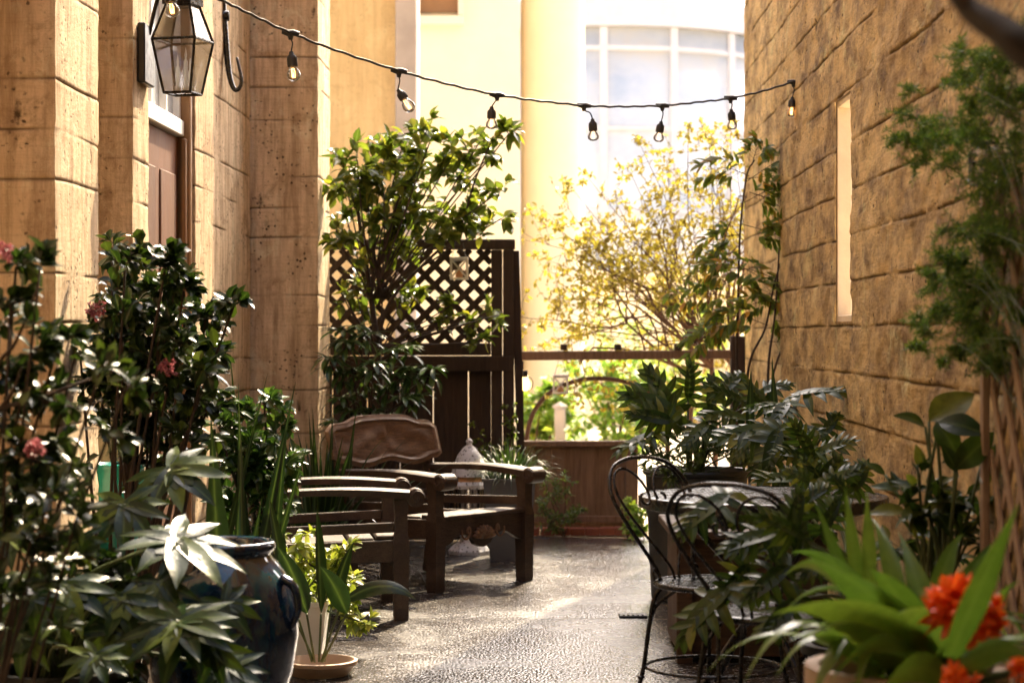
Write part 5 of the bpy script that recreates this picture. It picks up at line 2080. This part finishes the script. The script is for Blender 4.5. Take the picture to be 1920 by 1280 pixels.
pi_ = thing('pittosporum_shrub', 'small round-leaved shrub between the urn and the armchair', 'shrub', V(px(500, 8.75), 8.75, 0))
shrub('x', '', '', V(px(490, 8.75), 8.75, 0), PB([(495, 755, 34), (520, 770, 30), (500, 810, 40), (530, 830, 30), (470, 840, 38), (540, 870, 26), (450, 880, 40), (500, 880, 36), (480, 920, 40), (430, 840, 34), (440, 930, 40), (520, 920, 30), (410, 800, 30), (470, 780, 26)], 8.7, .15),
      None, M['lf_rhodo'], M['bark'], root=pi_, stem_r=.008, twigs=6, per=6, leaf_l=.07, leaf_w=.022, shape='obov', up=.35, dens=1.2)

asp = thing('aspidistra_plant', 'dark arching strap-leaf plant between the two armchairs', 'plant', V(px(610, 11.0), 11.0, .008))
fo = MB()
for k in range(46):
    a = R(0, 2 * PI)
    strap(fo, V(px(602, 11.0) + .1 * math.cos(a), 11.05 + .08 * math.sin(a), .0), V(math.cos(a) * R(.1, .7), math.sin(a) * R(.05, .4), R(.9, 1.4)), R(.6, .95), R(.02, .034), R(.5, 1.6), None, 10)
for u, v in ((660, 830), (640, 850), (560, 820), (690, 975), (590, 830), (620, 840), (700, 900)):
    e = P(u, v, 10.8)
    b0 = V(px(600, 11.0), 11.0, .0)
    stp(fo, 600, 1080, u, v, 11.0, 10.7, .03, .5)
fo.build('foliage', M['lf_blade'], asp)
asp2 = thing('aspidistra_plant', 'glossy strap-leaf plant showing through the side-on armchair', 'plant', V(px(560, 10.6), 10.6, .008))
fo = MB()
for k in range(34):
    a = R(0, 2 * PI)
    strap(fo, V(px(575, 10.6) + .08 * math.cos(a), 10.75 + .06 * math.sin(a), .0), V(math.cos(a) * R(.2, .8), math.sin(a) * R(.05, .3), R(.7, 1.3)), R(.45, .75), R(.018, .03), R(1.0, 2.4), None, 10)
fo.build('foliage', M['lf_blade'], asp2)

# variegated plant in a white pot
vc = V(px(565, 8.55), 8.55, .008)
vp = thing('potted_foliage_plant', 'trailing yellow-green variegated plant in a white square pot', 'potted plant', vc)
mb = MB()
for i, (h, z) in enumerate(((.09, 0), (.11, .20), (.116, .202), (.116, .22), (.10, .22), (.095, .18))):
    mb.v += [vc + V(sx * h, sy * h, z) for sx, sy in ((-1, -1), (1, -1), (1, 1), (-1, 1))]
    mb.mid += [0] * 4
    if i:
        o = (i - 1) * 4
        mb.f += [(o + k, o + (k + 1) % 4, o + 4 + (k + 1) % 4, o + 4 + k) for k in range(4)]
mb.f += [(3, 2, 1, 0), (20, 21, 22, 23)]
mb.build('pot', M['white'], vp, False)
shrub('x', '', '', vc + V(0, 0, .19), PB([(530, 1000, 32), (560, 1010, 30), (590, 1030, 34), (630, 1050, 34), (600, 1075, 36), (650, 1090, 28), (560, 1060, 36), (640, 1120, 26), (670, 1140, 22), (690, 1170, 18), (540, 1040, 34), (610, 1110, 30), (510, 1010, 24), (640, 1030, 24)], 8.5, .1),
      None, M['lf_varieg'], M['greenstem'], root=vp, stem_r=.005, twigs=5, per=6, leaf_l=.06, leaf_w=.014, shape='oval', up=-.05)
vn = thing('potted_foliage_plant', 'broad-leaved plant with tall drooping blades rising from a tan clay dish', 'potted plant', V(px(605, 8.0), 8.0, .008))
dc = V(px(600, 8.0), 8.0, .008)
mb = MB()
mb.lathe([(0, .003), (.11, .003), (.135, .04), (.145, .045), (.145, .058), (.132, .06), (.118, .045), (.10, .02), (0, .018)], dc, 40)
mb.build('dish', M['claytan'], vn, 'auto')
st, fo = MB(), MB()


def wide(t):
    return max(0.0, math.sin(PI * min(1, t) ** .8)) ** .9 + .02


for (us_, vs_), (u0, v0), (u1, v1), w, bend, rl, dd in (((598, 1240), (602, 1150), (594, 960), .034, .1, (.5, .8, 0), 0), ((602, 1240), (640, 1130), (778, 1078), .034, .75, (.1, .5, .8), -.05), ((590, 1240), (575, 1150), (525, 1025), .05, .6, (.8, -.3, .4), -.1), ((605, 1240), (650, 1150), (605, 1060), .04, .4, (.8, .3, .2), -.12),
                                             ((585, 1240), (560, 1160), (500, 1070), .04, .9, (.5, .4, .6), -.05), ((590, 1240), (540, 1130), (505, 940), .03, .2, (.7, .7, 0), .05), ((608, 1240), (620, 1140), (660, 1020), .03, .5, (.6, .6, 0), .08)):
    a0 = P(us_, vs_, 8.0)
    a1 = P(u0, v0, 8.0 + dd)
    e1 = P(u1, v1, 8.0 + dd * 2)
    st.tube(smooth_path([a0, a0.lerp(a1, .5), a1], 4), .0045, 6)
    D = ((e1 - a1).normalized() + V(0, 0, bend * .4)).normalized()
    strap(fo, a1, D, (e1 - a1).length * 1.04, w, bend, Vector(rl), 12, 0, wide)
st.build('stem', M['greenstem'], vn)
fo.build('foliage', M['lf_blade'], vn)

# ================================================================== LIGHT, SKY, CAMERA
SUN_EL, SX, SY = 43.0, .30, .954                                    # the sun stands beyond the far end of the alley, a little to one side
w = bpy.data.worlds.new('World')
bpy.context.scene.world = w
w.use_nodes = True
nt = w.node_tree
nt.nodes.clear()
sky = nt.nodes.new('ShaderNodeTexSky')
sky.sky_type = 'NISHITA'
sky.sun_disc = False
sky.sun_elevation = math.radians(SUN_EL)
sky.sun_rotation = math.atan2(SX, SY)
sky.air_density = .7
sky.dust_density = 6.0
sky.ozone_density = 1.0
bg = nt.nodes.new('ShaderNodeBackground')
bg.inputs[1].default_value = .135
wo = nt.nodes.new('ShaderNodeOutputWorld')
nt.links.new(sky.outputs[0], bg.inputs[0])
nt.links.new(bg.outputs[0], wo.inputs[0])

sun = bpy.data.lights.new('sun', 'SUN')
sun.energy = 2.7
sun.angle = math.radians(.55)
sun.color = (1.0, .80, .53)
so = bpy.data.objects.new('sun', sun)
C.objects.link(so)
ce = math.cos(math.radians(SUN_EL))
to_sun = V(SX * ce, SY * ce, math.sin(math.radians(SUN_EL)))
so.rotation_euler = to_sun.to_track_quat('Z', 'Y').to_euler()
so.location = (-6, -6, 14)

cam_ = bpy.data.cameras.new('camera')
cam_.sensor_width = 36
cam_.lens = F / 1920 * 36
cam_.shift_y = -(640 - HZ) / 1920
cam_.clip_start = .05
cam_.clip_end = 1000
cam_.dof.use_dof = True
cam_.dof.focus_distance = 9.0
cam_.dof.aperture_fstop = 3.2
co = bpy.data.objects.new('camera', cam_)
C.objects.link(co)
co.location = (0, 0, H)
co.rotation_euler = (PI / 2, 0, 0)
sc = bpy.context.scene
sc.camera = co
sc.view_settings.view_transform = 'Standard'
sc.view_settings.look = 'None'
sc.view_settings.exposure = 2.5
sc.view_settings.gamma = 1.0
sc.render.engine = 'CYCLES'
sc.cycles.use_denoising = True
sc.cycles.max_bounces = 10
sc.cycles.diffuse_bounces = 6
sc.cycles.transparent_max_bounces = 12
sc.cycles.sample_clamp_indirect = 8.0
